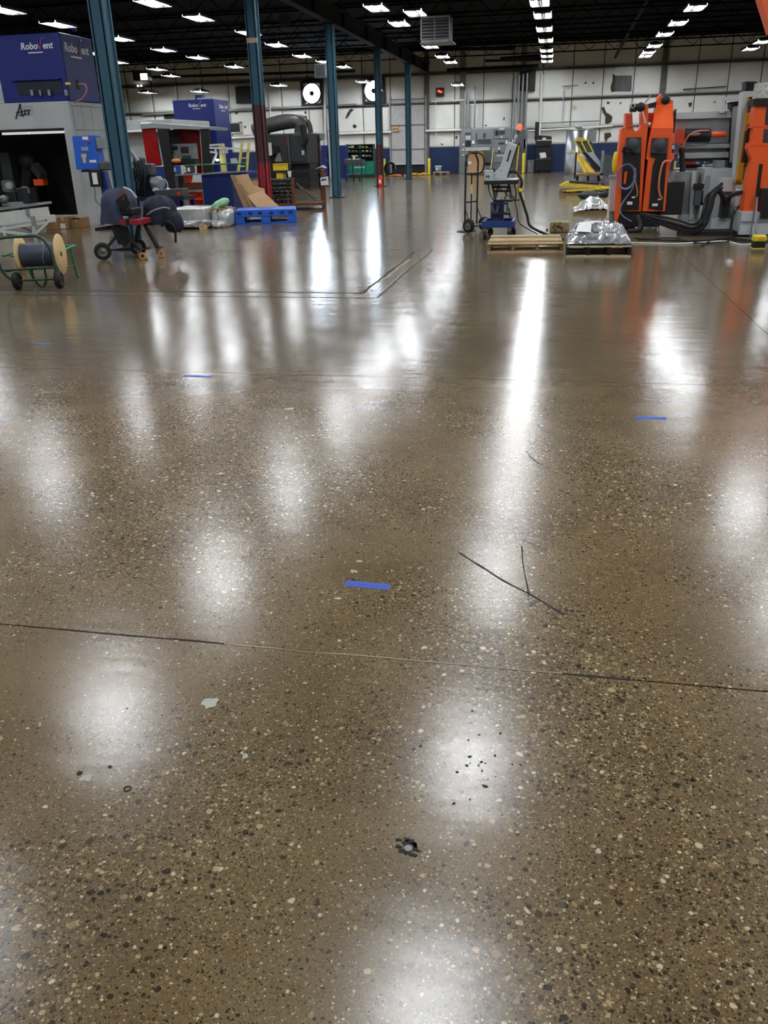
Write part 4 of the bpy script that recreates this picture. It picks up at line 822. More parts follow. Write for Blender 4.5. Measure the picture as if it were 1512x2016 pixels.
# ---- yellow ladder, posts and white arms
Yy = 25.5; t = thing('step_ladder', 'pale yellow ladder leaning upright behind the blue workstation', 'ladder', (W(468,335,Yy).x, Yy, 0))
a = W(477,280,Yy); b = W(466,338,Yy); bb = V((W(460,400,Yy).x, Yy, 0)); put('rail', MB().bar(a, bb, .14, .04, (1,0,0)), 'yellow_pale', t); put('rail', MB().bar(a+V((.1,.3,0)), bb+V((.22,.3,0)), .14, .04, (1,0,0)), 'yellow_pale', t)
for k in range(7): q = bb+(a-bb)*(k+.6)/7.5; put('rung', MB().bar(q, q+V((.15,.3,0)), .05, .03), 'yellow_pale', t)
t = thing('positioner_stand', 'white jointed arms on a yellow post behind the blue workstation', 'stand', (W(438,335,Yy-1).x, Yy-1, 0))
a, b = up_post(439, 283, 330, Yy-1); put('post', MB().box((a.x-.07,Yy-1,0),(a.x+.07,Yy-.88,b.z)), 'yellow_pale', t); put('joint_box', MB().pb(434, 290, 445, 302, Yy-1.05, .15), 'white_paint', t)
for p, q in (((413,286),(440,284)), ((413,291),(475,293)), ((424,294),(426,302)), ((414,299),(428,301)), ((427,301),(418,324))): put('arm', MB().bar(W(*p,Yy-1.05), W(*q,Yy-1.05), .05, .05), 'white_paint', t)
put('tray', MB().pp([(453,312),(464,311),(468,322),(455,323)], Yy-1, .05), 'grey_light', t); put('lamp_head', MB().blob(W(428,315,Yy-1.1), (.05,.05,.03), 2, .1), 'white_glow', t)

# ---- red-curtained welding cell
Yr = 25.2; t = thing('welding_cell', 'welding cell with red curtains, black posts and a grey roof beam', 'welding cell', (W(345,405,Yr).x, Yr, 0))
put('roof_beam', MB().pp([(276,246),(300,242),(410,250),(410,256),(300,252),(278,254)], Yr-.1, 1.6), 'grey_mid', t)
m = MB(); random.seed(3)
for k in range(12): m.blob(W(284+k*10, 244+k*.7, Yr+.2), (.14,.12,.05), k, .4, 2, 12, 8)
put('roof_film', m, 'clear_film', t)
for nm, px, yy, mt, d in (('curtain_frame',[(278,250),(286,245),(304,247),(318,326),(290,328)],Yr-.05,'red_curtain',.06), ('post',[(309,254),(331,254),(345,375),(330,375),(322,325)],Yr-.1,'black',.12), ('post',[(394,254),(410,254),(418,325),(418,345),(400,345)],Yr-.1,'black',.12), ('curtain',[(354,252),(392,255),(398,340),(388,345),(384,286),(358,284)],Yr+.5,'red_curtain',.05), ('lower_panel',[(362,340),(380,340),(376,362),(366,362)],Yr+.3,'red_bright',.04), ('inner_panel',[(331,256),(355,254),(358,286),(332,290)],Yr+.6,'grey_dark',.05)):
    put(nm, MB().pp(px, yy, d), mt, t)
ps = W(352,300,Yr); p = put('control_panel', MB().pb(333, 283, 383, 313, Yr+.2, .25), 'grey_mid', t)
for q in ((335,290,338,295),(340,288,343,296),(344,288,349,295),(337,298,341,302)): put('button_cluster', MB().pb(*q, Yr+.18, .02), 'black', p)
put('screen', MB().pb(356, 289, 371, 302, Yr+.18, .02), 'screen_dark', p); put('keypad', MB().pb(358, 306, 375, 312, Yr+.17, .03), 'cab_dark', p)
put('shelf', MB().pb(334, 313, 384, 325, Yr+.1, .4), 'black', t)
put('post_foot', MB().bar(W(338,372,Yr), V((W(345,405,Yr).x,Yr,0)), .3, .12, (0,1,0)), 'black', t); put('post_foot', MB().bar(W(408,344,Yr), V((W(414,405,Yr).x,Yr,0)), .28, .12, (0,1,0)), 'black', t)
q = put('base_cabinet', MB().pb(358, 374, 400, 405, Yr+.2, .7), 'grey_mid', t); put('red_door', MB().pb(372, 378, 399, 405, Yr+.17, .03), 'red_curtain', q); put('bright_strip', MB().pb(372, 389, 399, 394, Yr+.15, .02), 'red_bright', q)
put('side_cabinet', MB().pb(360, 360, 398, 374, Yr+.3, .5), 'rust', t); put('rear_gear', MB().pb(336, 345, 362, 376, Yr+.4, .4), 'machine_dark', t, bevel=.03)
c = W(347,317,Yr-.0); single('orange_helmet', 'orange and brown helmet shell hung on the welding cell shelf', 'helmet', MB().blob(c, (.15,.13,.07), 3, .1, 2.2), 'castor', c+V((0,0,-.06)))
for k, (a, b, mt) in enumerate(((338,348,'blue_plastic'), (366,376,'cab_dark'))):
    t2 = thing('supply_bin', ['blue bin with white label hanging in the welding cell','dark bin with white label hanging in the welding cell'][k], 'bin', W((a+b)/2,340,Yr)); put('bin', MB().pb(a, 326, b, 341, Yr-.02, .3), mt, t2); put('label', MB().pb(a+3, 330, a+8, 338, Yr-.03, .01), 'paper', t2)
# ---- second white booth behind, and the second blue filter unit
Y2 = 28.0; t = thing('pale_booth', 'pale grey booth with an overhanging roof behind the welding cell', 'booth', (W(270,400,Y2).x, Y2, 0))
p0 = W(214,300,Y2); p1 = W(352,300,Y2); zr = W(280,243,Y2).z; put('wall', MB().box((p0.x,Y2,0),(p1.x,Y2+2.5,zr-.25)), 'grey_light', t); put('roof', MB().box((p0.x-.1,Y2-.5,zr-.2),(p1.x+.1,Y2+2.7,zr+.08)), 'booth_white', t, bevel=.01); put('roof_edge', MB().box((p0.x-.1,Y2-.52,zr-.26),(p1.x+.1,Y2-.45,zr-.2)), 'paper', t); put('blue_skirt', MB().box((p0.x,Y2-.03,.0),(p1.x,Y2,1.05)), 'blue_frame', t); put('sill', MB().box((p0.x,Y2-.06,1.05),(p1.x,Y2,1.09)), 'paper', t)
Yf = 30.9; t = thing('filter_unit', 'tall blue air filter unit standing behind the welding cell', 'filter unit', (-12.5, Yf, 0))
p0 = W(345,250,Yf); p1 = W(425,250,Yf); zt = W(385,196,Yf).z; put('housing', MB().box((p0.x,Yf,.0),(p1.x,Yf+1.5,zt)), 'blue_box', t, bevel=.015); put('top_box', MB().box((p0.x+.75,Yf+.3,zt),(p0.x+1.0,Yf+.6,zt+.16)), 'blue_box', t); put('top_rail', MB().box((p0.x+.9,Yf+.1,zt),(p1.x-.05,Yf+.2,zt+.05)), 'grey_light', t)
logo(t, W(371,211,Yf), (1,0,0), (0,0,1), .16); logo(t, V((p1.x+.003,Yf+.5,W(425,212,Yf).z)), (0,1,0), (0,0,1), .2)

# ---- dark machine with ducts
Yd = 34.5; t = thing('dark_machine', 'big dark grey enclosed machine with thick ducts over its top', 'machine', (W(570,370,Yd).x, Yd, 0))
p0 = W(512,300,Yd); p1 = W(604,300,Yd); zt = W(560,263,Yd).z; zb = W(560,323,Yd).z
put('enclosure', MB().box((p0.x,Yd,zb),(p1.x,Yd+1.7,zt)), 'machine_dark', t, bevel=.02); put('door_leaf', MB().pb(526, 266, 566, 320, Yd-.04, .04), 'machine_dark', t, bevel=.01); put('door_leaf', MB().pb(572, 266, 600, 318, Yd-.04, .04), 'machine_dark', t, bevel=.01); put('door_bar', MB().pb(567, 264, 571, 330, Yd-.08, .06), 'grey_dark', t); put('red_panel', MB().pb(556, 270, 566, 288, Yd-.05, .02), 'maroon', t)
put('lower_body', MB().box((p0.x+.1,Yd+.3,0),(p1.x,Yd+1.6,zb)), 'black', t); put('hood', MB().pp([(525,280),(545,288),(548,300),(524,310)], Yd-.3, .3), 'black', t); put('hopper', MB().pp([(546,300),(549,300),(553,318),(541,318)], Yd-.2, .2), 'grey_mid', t)
put('notice', MB().pb(525, 281, 535, 306, Yd-.33, .01), 'paper', t); put('notice', MB().pb(594, 296, 599, 305, Yd-.06, .02), 'grey_light', t)
put('duct', MB().tube(smooth_path([W(500,258,Yd+1), W(522,250,Yd+1), W(552,243,Yd+1), W(583,239,Yd+1), W(592,248,Yd+1), W(592,264,Yd+1)]), .26, 16), 'duct_dark', t); put('duct', MB().tube(smooth_path([W(524,244,Yd+1.6), W(560,235,Yd+1.6), W(590,236,Yd+1.6), W(601,238,Yd+1.6)]), .2, 14), 'duct_dark', t); put('duct', MB().tube(smooth_path([W(588,239,Yd+1.4), W(603,239,Yd+1.2), W(609,246,Yd+1.2), W(612,262,Yd+1.2)]), .10, 10), 'duct_dark', t); put('flex_hose', MB().tube(smooth_path([W(595,246,Yd-.2), W(598,262,Yd-.2), W(602,275,Yd-.2), W(597,288,Yd-.15)]), .12, 12), 'black', t)
put('stand_pipe', MB().cyl(W(526,255,Yd+1), W(527,264,Yd+1), .1, 10), 'black', t)
Yq = 36.5; t = thing('red_frame_press', 'grey press with dark red uprights next to the dark machine', 'press', (W(620,365,Yq).x, Yq, 0))
for px in (612, 628): a, b = up_post(px, 264, 350, Yq); put('upright', MB().box((a.x-.08,Yq,0),(a.x+.08,Yq+.2,b.z)), 'red_paint' if px == 612 else 'maroon', t)
put('head', MB().pb(609, 263, 634, 276, Yq+.1, .5), 'grey_mid', t); put('crosshead', MB().pb(612, 275, 632, 277, Yq-.03, .1), 'black', t); put('ram', MB().pb(617, 280, 624, 290, Yq+.1, .3), 'black', t); put('column', MB().pb(614, 290, 625, 340, Yq+.2, .3), 'grey_dark', t); put('label', MB().pb(617, 295, 619, 305, Yq+.15, .02), 'paper', t); put('bed', MB().box((W(608,340,Yq).x,Yq,0),(W(634,340,Yq).x,Yq+.8,.5)), 'blue_panel', t)
# yellow bins
Yn = 29.2
for k, q in enumerate(((537,322,564,337),(544,340,557,353))):
    t = thing('yellow_bin', ['larger yellow plastic bin on the black trolley by the red column','smaller yellow plastic bin below the other on the black trolley'][k], 'bin', W((q[0]+q[2])/2,q[3],Yn)); put('bin', MB().pb(*q, Yn, .35), 'yellow', t, bevel=.012); put('lip', MB().pb(q[0]-.5, q[1], q[2]+.5, q[1]+2, Yn-.02, .39), 'yellow_deep', t)
t = thing('bin_trolley', 'black steel trolley holding two yellow bins near the red column', 'trolley', (W(550,385,Yn).x, Yn, 0))
for yy in (337.2, 353.2): put('shelf', MB().pb(530, yy, 570, yy+1.4, Yn-.05, .5), 'black', t)
for px in (531, 568): p_ = W(px, 320, Yn+.2); put('post', MB().box((p_.x-.03,Yn+.2,0),(p_.x+.03,Yn+.26,p_.z)), 'black', t)
put('foot', MB().box((W(529,385,Yn).x,Yn-.05,0),(W(571,385,Yn).x,Yn+.5,.06)), 'black', t)
# ---- rusty wire basket with black parts
A = G(530,418); B = V((-6.95,22.5,0)); 
bl = V((-7.55,22.2,0)); br = V((-5.98,22.6,0)); dv = V((-.35,1.15,0)); zb, zt = .14, .96
t = thing('wire_basket', 'rusty steel mesh basket on legs with a paper tag', 'basket', (bl+br)/2)
cr = [bl, br, br+dv, bl+dv]; mid = (bl+br)/2
for c in cr+[mid]: put('corner_post', MB().box(c+V((-.035,-.035,0)), c+V((.035,.035,zt if c is not mid else .8))), 'rust', t)
for z, w_ in ((zb,.06),(zt-.02,.035),(.72,.02)):
    for a, b in zip(cr, cr[1:]+cr[:1]): put('rail', MB().bar(a+V((0,0,z)), b+V((0,0,z)), w_, w_), 'rust' if z < .2 else 'black', t)
for (a, b) in ((cr[0],cr[1]),(cr[1],cr[2]),(cr[3],cr[2]),(cr[0],cr[3])):
    m = MB(); n = int((b-a).length/.09)
    for k in range(1, n): q = a+(b-a)*k/n; m.cyl(q+V((0,0,zb)), q+V((0,0,.72)), .003, 4)
    for k in range(1, 7): m.cyl(a+V((0,0,zb+k*.09)), b+V((0,0,zb+k*.09)), .003, 4)
    put('mesh', m, 'rust_dark', t)
put('floor_sheet', MB().prism([c+V((0,0,zb)) for c in cr], (0,0,.02)), 'rust_dark', t)
put('paper_tag', MB().pp([(630,350),(646,347),(647,364),(632,365)], 22.45, .012), 'paper', t); put('tag_print', MB().pp([(632,352.5),(642,351.5),(642,355),(632,356)], 22.44, .006), 'tape', t); put('white_sheet', MB().pp([(620,333),(632,327),(636,325),(643,330),(640,332),(634,329)], 22.9, .05), 'paper', t); put('white_tag', MB().pp([(566,337),(573,336),(573,348),(568,349)], 22.3, .012), 'paper', t)
k = 0
for i in range(6):
    for j in range(5):
        u = .12+.34*(j/4)+rnd.uniform(-.02,.02); q = bl+(br-bl)*u+dv*(.2+.12*(i % 3)); zz = zb+.03+i*.102
        m = MB(Matrix.Translation(q+V((0,0,zz+.05))) @ Matrix.Rotation(rnd.uniform(-.1,.1),4,'Z') @ Matrix.Rotation(rnd.uniform(-.15,.15),4,'Y')).blob((0,0,0), (.062,.15,.047), k, .12, 2.8, 14, 8)
        single('rubber_part', 'black moulded part in the heap inside the rusty basket', 'part', m, 'black', q+V((0,0,zz)), 'black parts in the rusty basket'); k += 1
for i in range(3):
    a = bl+(br-bl)*(.56+.03*i)+dv*(.15+.16*i)+V((0,0,.66-.05*i)); b = bl+(br-bl)*(.8+.05*i)+dv*(.15+.16*i)+V((0,0,.2))
    single('steel_strip', 'bright steel strip slanting down through the rusty basket', 'strip', MB().bar(a, b, .07, .02), 'rim' if i != 1 else 'black', b, 'strips in the rusty basket')

# ================================================================== MIDDLE AND RIGHT
# ---- hand truck
a = G(908,458); t0 = V((-1.6,16.2,0)); d1 = V((.5,.866,0)); n1 = V((-.866,.5,0))
O = V((-1.52,16.25,0))
def lh(u, v, z): return O+d1*u+n1*v+V((0,0,z))
t = thing('hand_truck', 'tall black hand truck with two rubber wheels standing upright', 'hand truck', O)
hw = .19; zt = 1.34
put('frame_loop', MB().tube(smooth_path([lh(-hw,0,.06), lh(-hw,0,.5), lh(-hw,0,1.1), lh(-hw,.0,1.2), lh(-hw*.6,0,1.32), lh(0,0,1.35), lh(hw*.6,0,1.32), lh(hw,0,1.2), lh(hw,0,1.1), lh(hw,0,.5), lh(hw,0,.06)], 5), .016, 8), 'black', t)
put('hand_grip', MB().tube(smooth_path([lh(0,0,1.34), lh(.05,-.12,1.34), lh(.08,-.2,1.26), lh(.08,-.2,1.1), lh(.05,-.14,1.01), lh(-hw,0,1.0)], 5), .015, 8), 'black', t)
for z in (1.0, .52, .1): put('cross_bar', MB().cyl(lh(-hw,0,z), lh(hw,0,z), .014, 8), 'black', t)
put('centre_bar', MB().cyl(lh(0,0,.08), lh(0,0,1.0), .012, 8), 'black', t); put('maker_label', MB().cyl(lh(0,0,.66), lh(0,0,.82), .014, 8), 'yellow_pale', t)
put('toe_plate', MB().prism([lh(-hw,.0,.008), lh(hw,0,.008), lh(hw,.2,.008), lh(-hw,.2,.008)], (0,0,.008)), 'black', t)
for s in (-1, 1):
    w_ = put('wheel', MB().wheel(lh(s*(hw+.06),-.13,.125), d1, .125, .075), 'rubber', t); put('hub', MB().hub(lh(s*(hw+.06),-.13,.125), d1, .125, .08), 'rim', w_)
    put('strut', MB().cyl(lh(s*hw,0,.42), lh(s*(hw+.02),-.13,.13), .01, 6), 'black', t)
put('axle', MB().cyl(lh(-hw-.06,-.13,.125), lh(hw+.06,-.13,.125), .011, 8), 'zinc', t)
# ---- scissor lift table
YL = 15.0; xl = W(951,448,YL).x; xr = W(1011,448,YL).x; YD = .75
t = thing('lift_table', 'blue scissor lift cart with a raised black table top', 'lift table', ((xl+xr)/2, YL, 0))
zb0, zb1 = .2, .30
m = MB(); m.box((xl,YL-.3,zb0),(xr+.02,YL-.24,zb1)); m.box((xl,YL+.36,zb0),(xr+.02,YL+.42,zb1)); m.box((xl,YL-.24,zb0),(xl+.05,YL+.36,zb1)); m.box((xr-.03,YL-.24,zb0),(xr+.02,YL+.36,zb1)); put('base_frame', m, 'blue_frame', t, bevel=.005)
put('base_sheet', MB().box((xl+.04,YL-.25,zb0+.01),(xr-.02,YL+.37,zb0+.03)), 'blue_panel', t); xc = (xl+xr)/2
put('pump_box', MB().box((xc-.13,YL-.1,.23),(xc+.08,YL+.2,.58)), 'blue_panel', t, bevel=.008); put('pump_cap', MB().box((xc-.09,YL-.1,.58),(xc+.08,YL+.12,.63)), 'grey_light', t); put('red_plate', MB().box((xc-.06,YL-.112,.25),(xc+.02,YL-.1,.33)), 'maroon', t)
zT = W(985,355,YL).z; z0 = zb1; zm = (z0+zT)/2-.02
for dy in (-.12, .22):
    for p, q, w_ in (((969,359),(975,394),.03), ((983,359),(975,391),.028), ((1001,359),(1007,391),.03), ((1000,367),(994,394),.028), ((968,403),(972,420),.03), ((981,403),(977,420),.03), ((999,403),(997,420),.03), ((1001,408),(1005,431),.026)):
        put('scissor_arm', MB().bar(W(*p,YL+dy), W(*q,YL+dy), w_, w_*1.4), 'grey_dark', t)
put('tie_rod', MB().cyl(W(972,361,YL-.13), W(1007,390,YL-.13), .008, 6), 'black', t); put('tie_rod', MB().cyl(W(983,407,YL-.13), W(994,419,YL-.13), .008, 6), 'black', t)
for a_, b_, y_, mt in ((971,1001,368,'black'), (973,1006,376,'black'), (973,1008,395.5,'black'), (966,1001,400.5,'blue_panel'), (969,1005,421,'black')):
    for dy in (-.13, .23): put('cross_shaft', MB().bar(W(a_,y_,YL+dy), W(b_,y_,YL+dy), .032, .032), mt, t)
x0 = W(953,354,YL-.32).x; x1 = W(1019,354,YL-.32).x
put('table_top', MB().box((x0,YL-.32,zT-.05),(x1,YL+.42,zT+.01)), 'black', t, bevel=.005); put('top_sheet', MB().box((x0+.01,YL-.31,zT+.01),(x1-.01,YL+.41,zT+.018)), 'grey_light', t)
for px, yy, bo in ((xl+.05,YL-.26,1),(xl+.1,YL+.36,0),(xr-.06,YL-.26,1),(xr-.02,YL+.34,0)):
    w_ = put('castor', MB().wheel((px,yy,.075), (1,.15 if bo else .6,0), .075, .045), 'rubber', t); put('fork', MB().box((px-.03,yy-.03,.12),(px+.03,yy+.03,.2)), 'rim', w_)
put('push_handle', MB().tube(smooth_path([(xr+.0,YL-.2,zT-.04),(xr+.03,YL-.22,zT-.2),(xr+.02,YL-.22,zT-.32)]), .012, 6), 'black', t); put('push_cross', MB().cyl((xr-.05,YL-.22,zT-.3),(xr+.09,YL-.22,zT-.3), .012, 6), 'black', t)
zs = zT+.018
# fixture on the table
t = thing('machine_bracket', 'light grey slanted steel bracket with a long black slot on the lift table', 'bracket', ((x0+x1)/2, YL, zs))
def lp(px, dz=0): return [W(p[0], p[1], YL-.1) for p in px]
pts = lp([(1001,279),(1018,286),(997,349),(970,349.5),(968,340),(984,329)])
zmin = min(p.z for p in pts); pts = [V((p.x, p.y, max(p.z-zmin+zs if p.z-zmin < .12 else p.z, zs+.001))) for p in pts]
put('plate', MB().prism(pts, (0,.22,0)), 'grey_light', t, bevel=.008); put('slot', MB().pp([(1004,295),(1007,296),(1000,319),(997,318)], YL-.106, .01), 'black', t); put('rear_flange', MB().pp([(1018,286),(1020,288),(1000,349),(997,349)], YL-.08, .2), 'black', t)
for p in ((986,336),(974,344)): put('bolt', MB().lathe([(0,-.012),(.012,-.012),(.012,0)], W(*p,YL-.1), (0,1,0), 8), 'zinc', t)
t = thing('junction_box', 'small light grey box with black plugs on the lift table edge', 'box', (W(962,348,YL-.2).x, YL-.2, zs))
a = W(954,335,YL-.25); b = W(970,335,YL-.25); put('box', MB().box((a.x,YL-.25,zs+.001),(b.x,YL-.05,a.z)), 'grey_light', t, bevel=.006)
for px in (958, 962): put('plug', MB().cyl(W(px,347,YL-.25), W(px,347,YL-.29), .014, 8), 'black', t)
t = thing('stack_light', 'signal tower light with glowing red top and green segment on the bracket', 'signal light', W(1012,280,YL))
a = W(1012,280,YL); b = W(1022,252,YL); dr = (b-a).normalized()
put('stem', MB().cyl(a, a+dr*.09, .012, 8), 'white_paint', t); put('base', MB().cyl(a+dr*.06, a+dr*.13, .026, 12), 'grey_light', t); put('green_segment', MB().cyl(a+dr*.13, a+dr*.19, .03, 12), 'green_lamp', t); put('red_segment', MB().tube([a+dr*.19, a+dr*.2, a+dr*.26, a+dr*.285], [.04,.046,.044,.02], 14), 'red_lens', t)
for lab, pts, r, mt in (('thick black cable hanging from the lift table end to the floor', [(997,343,YL),(1008,338,YL),(1018,341,YL),(1027,355,YL-.1),(1026,368,YL-.1),(1022,374,YL-.1)], .022, 'black'),
                        ('thin black cord looping from the lift table down to the floor', [(1004,380,YL-.1),(1012,392,YL),(1018,415,YL),(1023,440,YL)], .009, 'black')):
    q = [W(*p) for p in pts]
    if 'thick' in lab: q += [W(1030,400,YL-.1), W(1038,425,YL-.1), W(1046,447,YL-.1), V((.02,14.9,.015)), V((.1,14.75,.012)), V((.16,14.6,.012))]
    else: q += [V((-.28,14.9,.08)), V((-.24,14.85,.012)), V((-.2,14.75,.01)), V((-.16,14.68,.01))]
    m = MB().tube(smooth_path(q, 5), r, 7)
    if 'thick' in lab:
        t = thing('power_cable', lab, 'cable', q[-1]); put('cable', m, mt, t); put('yellow_sleeve', MB().cyl(W(1021,370,YL-.1), W(1025,377,YL-.1), .035, 10), 'yellow', t); put('white_tag', MB().bar(W(1029,380,YL-.13), W(1032,393,YL-.13), .03, .01), 'paper', t)
    else: single('cord', lab, 'cord', m, mt, q[-1])
put('hydraulic_hose', MB().tube(smooth_path([W(961,359,YL-.2), W(963,375,YL-.2), W(968,388,YL-.2), W(973,396,YL-.15)], 5), .009, 6), 'black', bpy.data.objects['lift_table'])
# ---- bare wooden pallet
pA = G(959,498); pB = G(1109,497); PW = (pB-pA).length; u_ = (pB-pA).normalized(); v_ = V((-u_.y,u_.x,0)); TT = Matrix.Translation(pA) @ Matrix(((u_.x,v_.x,0,0),(u_.y,v_.y,0,0),(0,0,1,0),(0,0,0,1)))
def pallet(lab, TT, PW, PD, ztop, nb, mt, mt2, open_=False):
    t = thing('wooden_pallet', lab, 'pallet', TT.translation)
    for k in range(nb):
        y = k*(PD-.09)/(nb-1); put('deck_board', MB(TT).box((rnd.uniform(0,.02),y,ztop-.02+.004*(k%2)),(PW-rnd.uniform(0,.02),y+.10,ztop+.006*((k*7)%3))), (mt, 'wood_dark', mt, 'wood_pale')[k % 4], t, bevel=.003)
    for k in range(4):
        x = k*(PW-.045)/3; put('stringer', MB(TT).box((x,.012,.02),(x+.045,PD-.01,ztop-.02)), mt2, t)
    for y in (0, PD/2-.045, PD-.09): put('bottom_board', MB(TT).box((0,y,0),(PW,y+.09,.02)), mt, t)
    return t
pallet('bare wooden pallet with weathered boards beside the film-wrapped pallet', TT, PW, 1.15, .135, 8, 'wood', 'wood_dark')
# ---- film-wrapped pallet
pA = G(1114,506); pB = G(1242,506); PW2 = (pB-pA).length; T2 = Matrix.Translation(pA)
pallet('pale wooden pallet under the load wrapped in clear film', T2, PW2, 1.0, .15, 5, 'wood_pale', 'pallet_dark')
t = thing('wrapped_load', 'load on the pale pallet tightly wrapped in shiny clear film', 'load', pA+V((PW2/2,.1,.166)))
zt_ = .166; x0, x1 = pA.x, pA.x+PW2; y0 = pA.y; ys_ = 1.0; hz = .2
def mound(u, v):
    e = .16; fu = min(1, min(u, 1-u)/e); fv = min(1, min(v, 1-v)/(e*1.6)); f_ = min(fu, fv); f_ = f_**.8
    p = V((x0+PW2*u, y0+ys_*v, zt_+.012+hz*f_)); k = noise.noise(V((u*8,v*8,2)))*.05+abs(noise.noise(V((u*19,v*15,5))))*.05
    return p+V((0,0,max(k*(.3+f_), -.01)))
put('film', MB().sheet(mound, 44, 40, .006), 'film_clear', t); put('dark_goods', MB().box((x0+.13,y0+.16,zt_),(x1-.13,y0+ys_-.12,zt_+hz-.05)), 'grey_dark', t)
def lay(px, dz): 
    q = []
    for p in px:
        w = M3 @ _ray(*p); q.append(EYEP+w*((zt_+dz-EYE)/w.z))
    return q
p_ = [V(p) for p in (mound(.13,.10), mound(.36,.09), mound(.38,.34), mound(.18,.36))]; p_ = [q+V((0,-.02,.045)) for q in p_]
put('packing_list', MB().prism(p_, (0,0,.004)), 'paper', t); p_ = [V((x0+PW2*a, y0+ys_*b, zt_+hz+.045)) for a, b in ((.38,.55),(.66,.53),(.67,.8),(.37,.82))]; put('packing_list', MB().prism(p_, (0,0,.004)), 'paper', t)
# ---- stone-like block
p0 = G(1082,458); p1 = G(1120,458); t = thing('concrete_block', 'short mottled tan block lying behind the bare pallet', 'block', (p0+p1)/2)
h_ = W(1100,434,p0.y).z; m = MB(); m.blob(((p0.x+p1.x)/2,p0.y+.13,h_*.45), ((p1.x-p0.x)/2,.13,h_*.45), 3, .03, 9, 28, 14, 4, flat=0); put('block', m, 'stone', t)
for k in range(9):
    x = p0.x+(p1.x-p0.x)*rnd.uniform(.08,.85); z = rnd.uniform(.05,h_*.8); put('rust_stain', MB().prism([V((x+math.cos(a)*.022*rnd.uniform(.5,1.3),p0.y-.005,z+math.sin(a)*.028*rnd.uniform(.5,1.3))) for a in [i*math.pi/4 for i in range(8)]], (0,.012,0)), 'rust_spot', t)
single('rubber_stop', 'small black rubber stop lying on the floor near the tan block', 'stop', MB().blob(G(1077,454)+V((0,0,.016)), (.022,.022,.016), 1, .1, 3, 14, 8), 'black', G(1077,454))
# ---- small film-wrapped pallet further back
Yz = 20.1; p0 = G(1129,421); p1 = G(1205,420)
t = thing('small_wrapped_pallet', 'low pallet of grey castings under loose silvery film', 'load', (p0+p1)/2)
put('pallet_base', MB().box((p0.x+.05,Yz,0),(p1.x,Yz+.8,.07)), 'wood_dark', t); xm = (p0.x+p1.x)/2
def m2(u, v):
    f_ = min(1, min(u,1-u)/.38)**1.0*min(1, min(v+.05,1.05-v)/.25); return V((p0.x+(p1.x-p0.x)*u, Yz-.03+.84*v, .06+.26*f_+.05*noise.noise(V((u*7,v*7,1)))+.025*noise.noise(V((u*17,v*17,3)))))
put('film', MB().sheet(m2, 34, 24, .008), 'film_pale', t); put('print_panel', MB().prism([m2(.44,.05)+V((0,-.02,.015)), m2(.66,.05)+V((0,-.02,.015)), m2(.66,.4)+V((0,-.02,.02)), m2(.44,.4)+V((0,-.02,.02))], (0,0,.004)), 'paper', t)
put('dark_casting', MB().blob((xm-.05,Yz+.7,.34), (.26,.14,.09), 4, .3, 2.4), 'machine_dark', t); put('dark_casting', MB().blob((xm+.25,Yz+.65,.36), (.09,.1,.07), 5, .2, 2.4), 'black', t)
# ---- pallet of yellow rails
Yv = 27.7; p0 = G(1100,383); p1 = G(1206,382); t = thing('rail_pallet', 'low pallet stacked with yellow guard rails and a black bar', 'rails', (p0+p1)/2)
put('pallet_board', MB().box((p0.x,Yv,.0),(p1.x,Yv+.9,.05)), 'wood_dark', t); put('pallet_board', MB().box((p0.x+.02,Yv-.02,.12),(p1.x,Yv+.9,.17)), 'wood_dark', t)
for k in range(5): x = p0.x+(p1.x-p0.x)*k/4.4; put('pallet_block', MB().box((x,Yv,.05),(x+.12,Yv+.85,.12)), 'wood_dark', t)
put('yellow_rail', MB().pp([(1115,374),(1200,369),(1200,372),(1116,378)], Yv-.05, .2), 'yellow', t); put('yellow_rail', MB().pp([(1120,361),(1200,368),(1200,372),(1118,367)], Yv+.1, .15), 'yellow', t); put('yellow_angle', MB().pp([(1101,365),(1118,357),(1121,359),(1119,367),(1102,367)], Yv+.05, .4), 'yellow', t); put('black_bar', MB().pp([(1121,356),(1190,361),(1190,364),(1121,360)], Yv+.2, .2), 'black', t)
for px in (1131, 1180): put('strap', MB().pp([(px,361),(px+2,361),(px+2,371),(px,371)], Yv+.08, .02), 'yellow_deep', t)
# ---- cart with yellow frames
Ya = 36.6; p0 = G(1129,357); p1 = G(1186,357); t = thing('frame_cart', 'dark steel cart on castors with end posts, behind the yellow rails', 'cart', (p0+p1)/2)
zd = W(1155,342,Ya).z; put('deck', MB().box((p0.x,Ya,zd-.07),(p1.x,Ya+1.0,zd)), 'wood_dark', t); put('end_post', MB().box((p0.x,Ya,.1),(p0.x+.07,Ya+.07,W(1131,300,Ya).z)), 'black', t); put('end_panel', MB().pp([(1184,303),(1204,306),(1204,352),(1184,344)], Ya, .06), 'grey_dark', t); put('end_post', MB().box((p1.x-.1,Ya,.1),(p1.x,Ya+.07,W(1185,296,Ya).z)), 'grey_mid', t)
for x in (p0.x+.15, (p0.x+p1.x)/2, p1.x-.12): put('castor', MB().wheel((x,Ya+.1,.11), (1,.2,0), .11, .06), 'rubber', t)
for x in (p0.x+.15, p1.x-.12): put('castor', MB().wheel((x,Ya+.85,.11), (1,.2,0), .11, .06), 'rubber', t)
t = thing('yellow_screen', 'yellow framed screens leaning together on the dark cart', 'screens', W(1158,341,Ya+.2))
for k in range(4): put('edge_frame', MB().bar(W(1131+5*k,296+5*k,Ya+.5), V((W(1152+6*k,340,Ya+.2).x,Ya+.2,zd+.03)), .09, .06, (0,1,0)), 'yellow' if k % 2 == 0 else 'yellow_deep', t)
put('mesh_panel', MB().pp([(1132,278),(1156,276),(1168,301),(1146,302)], Ya+.4, .03), 'grey_dark', t)
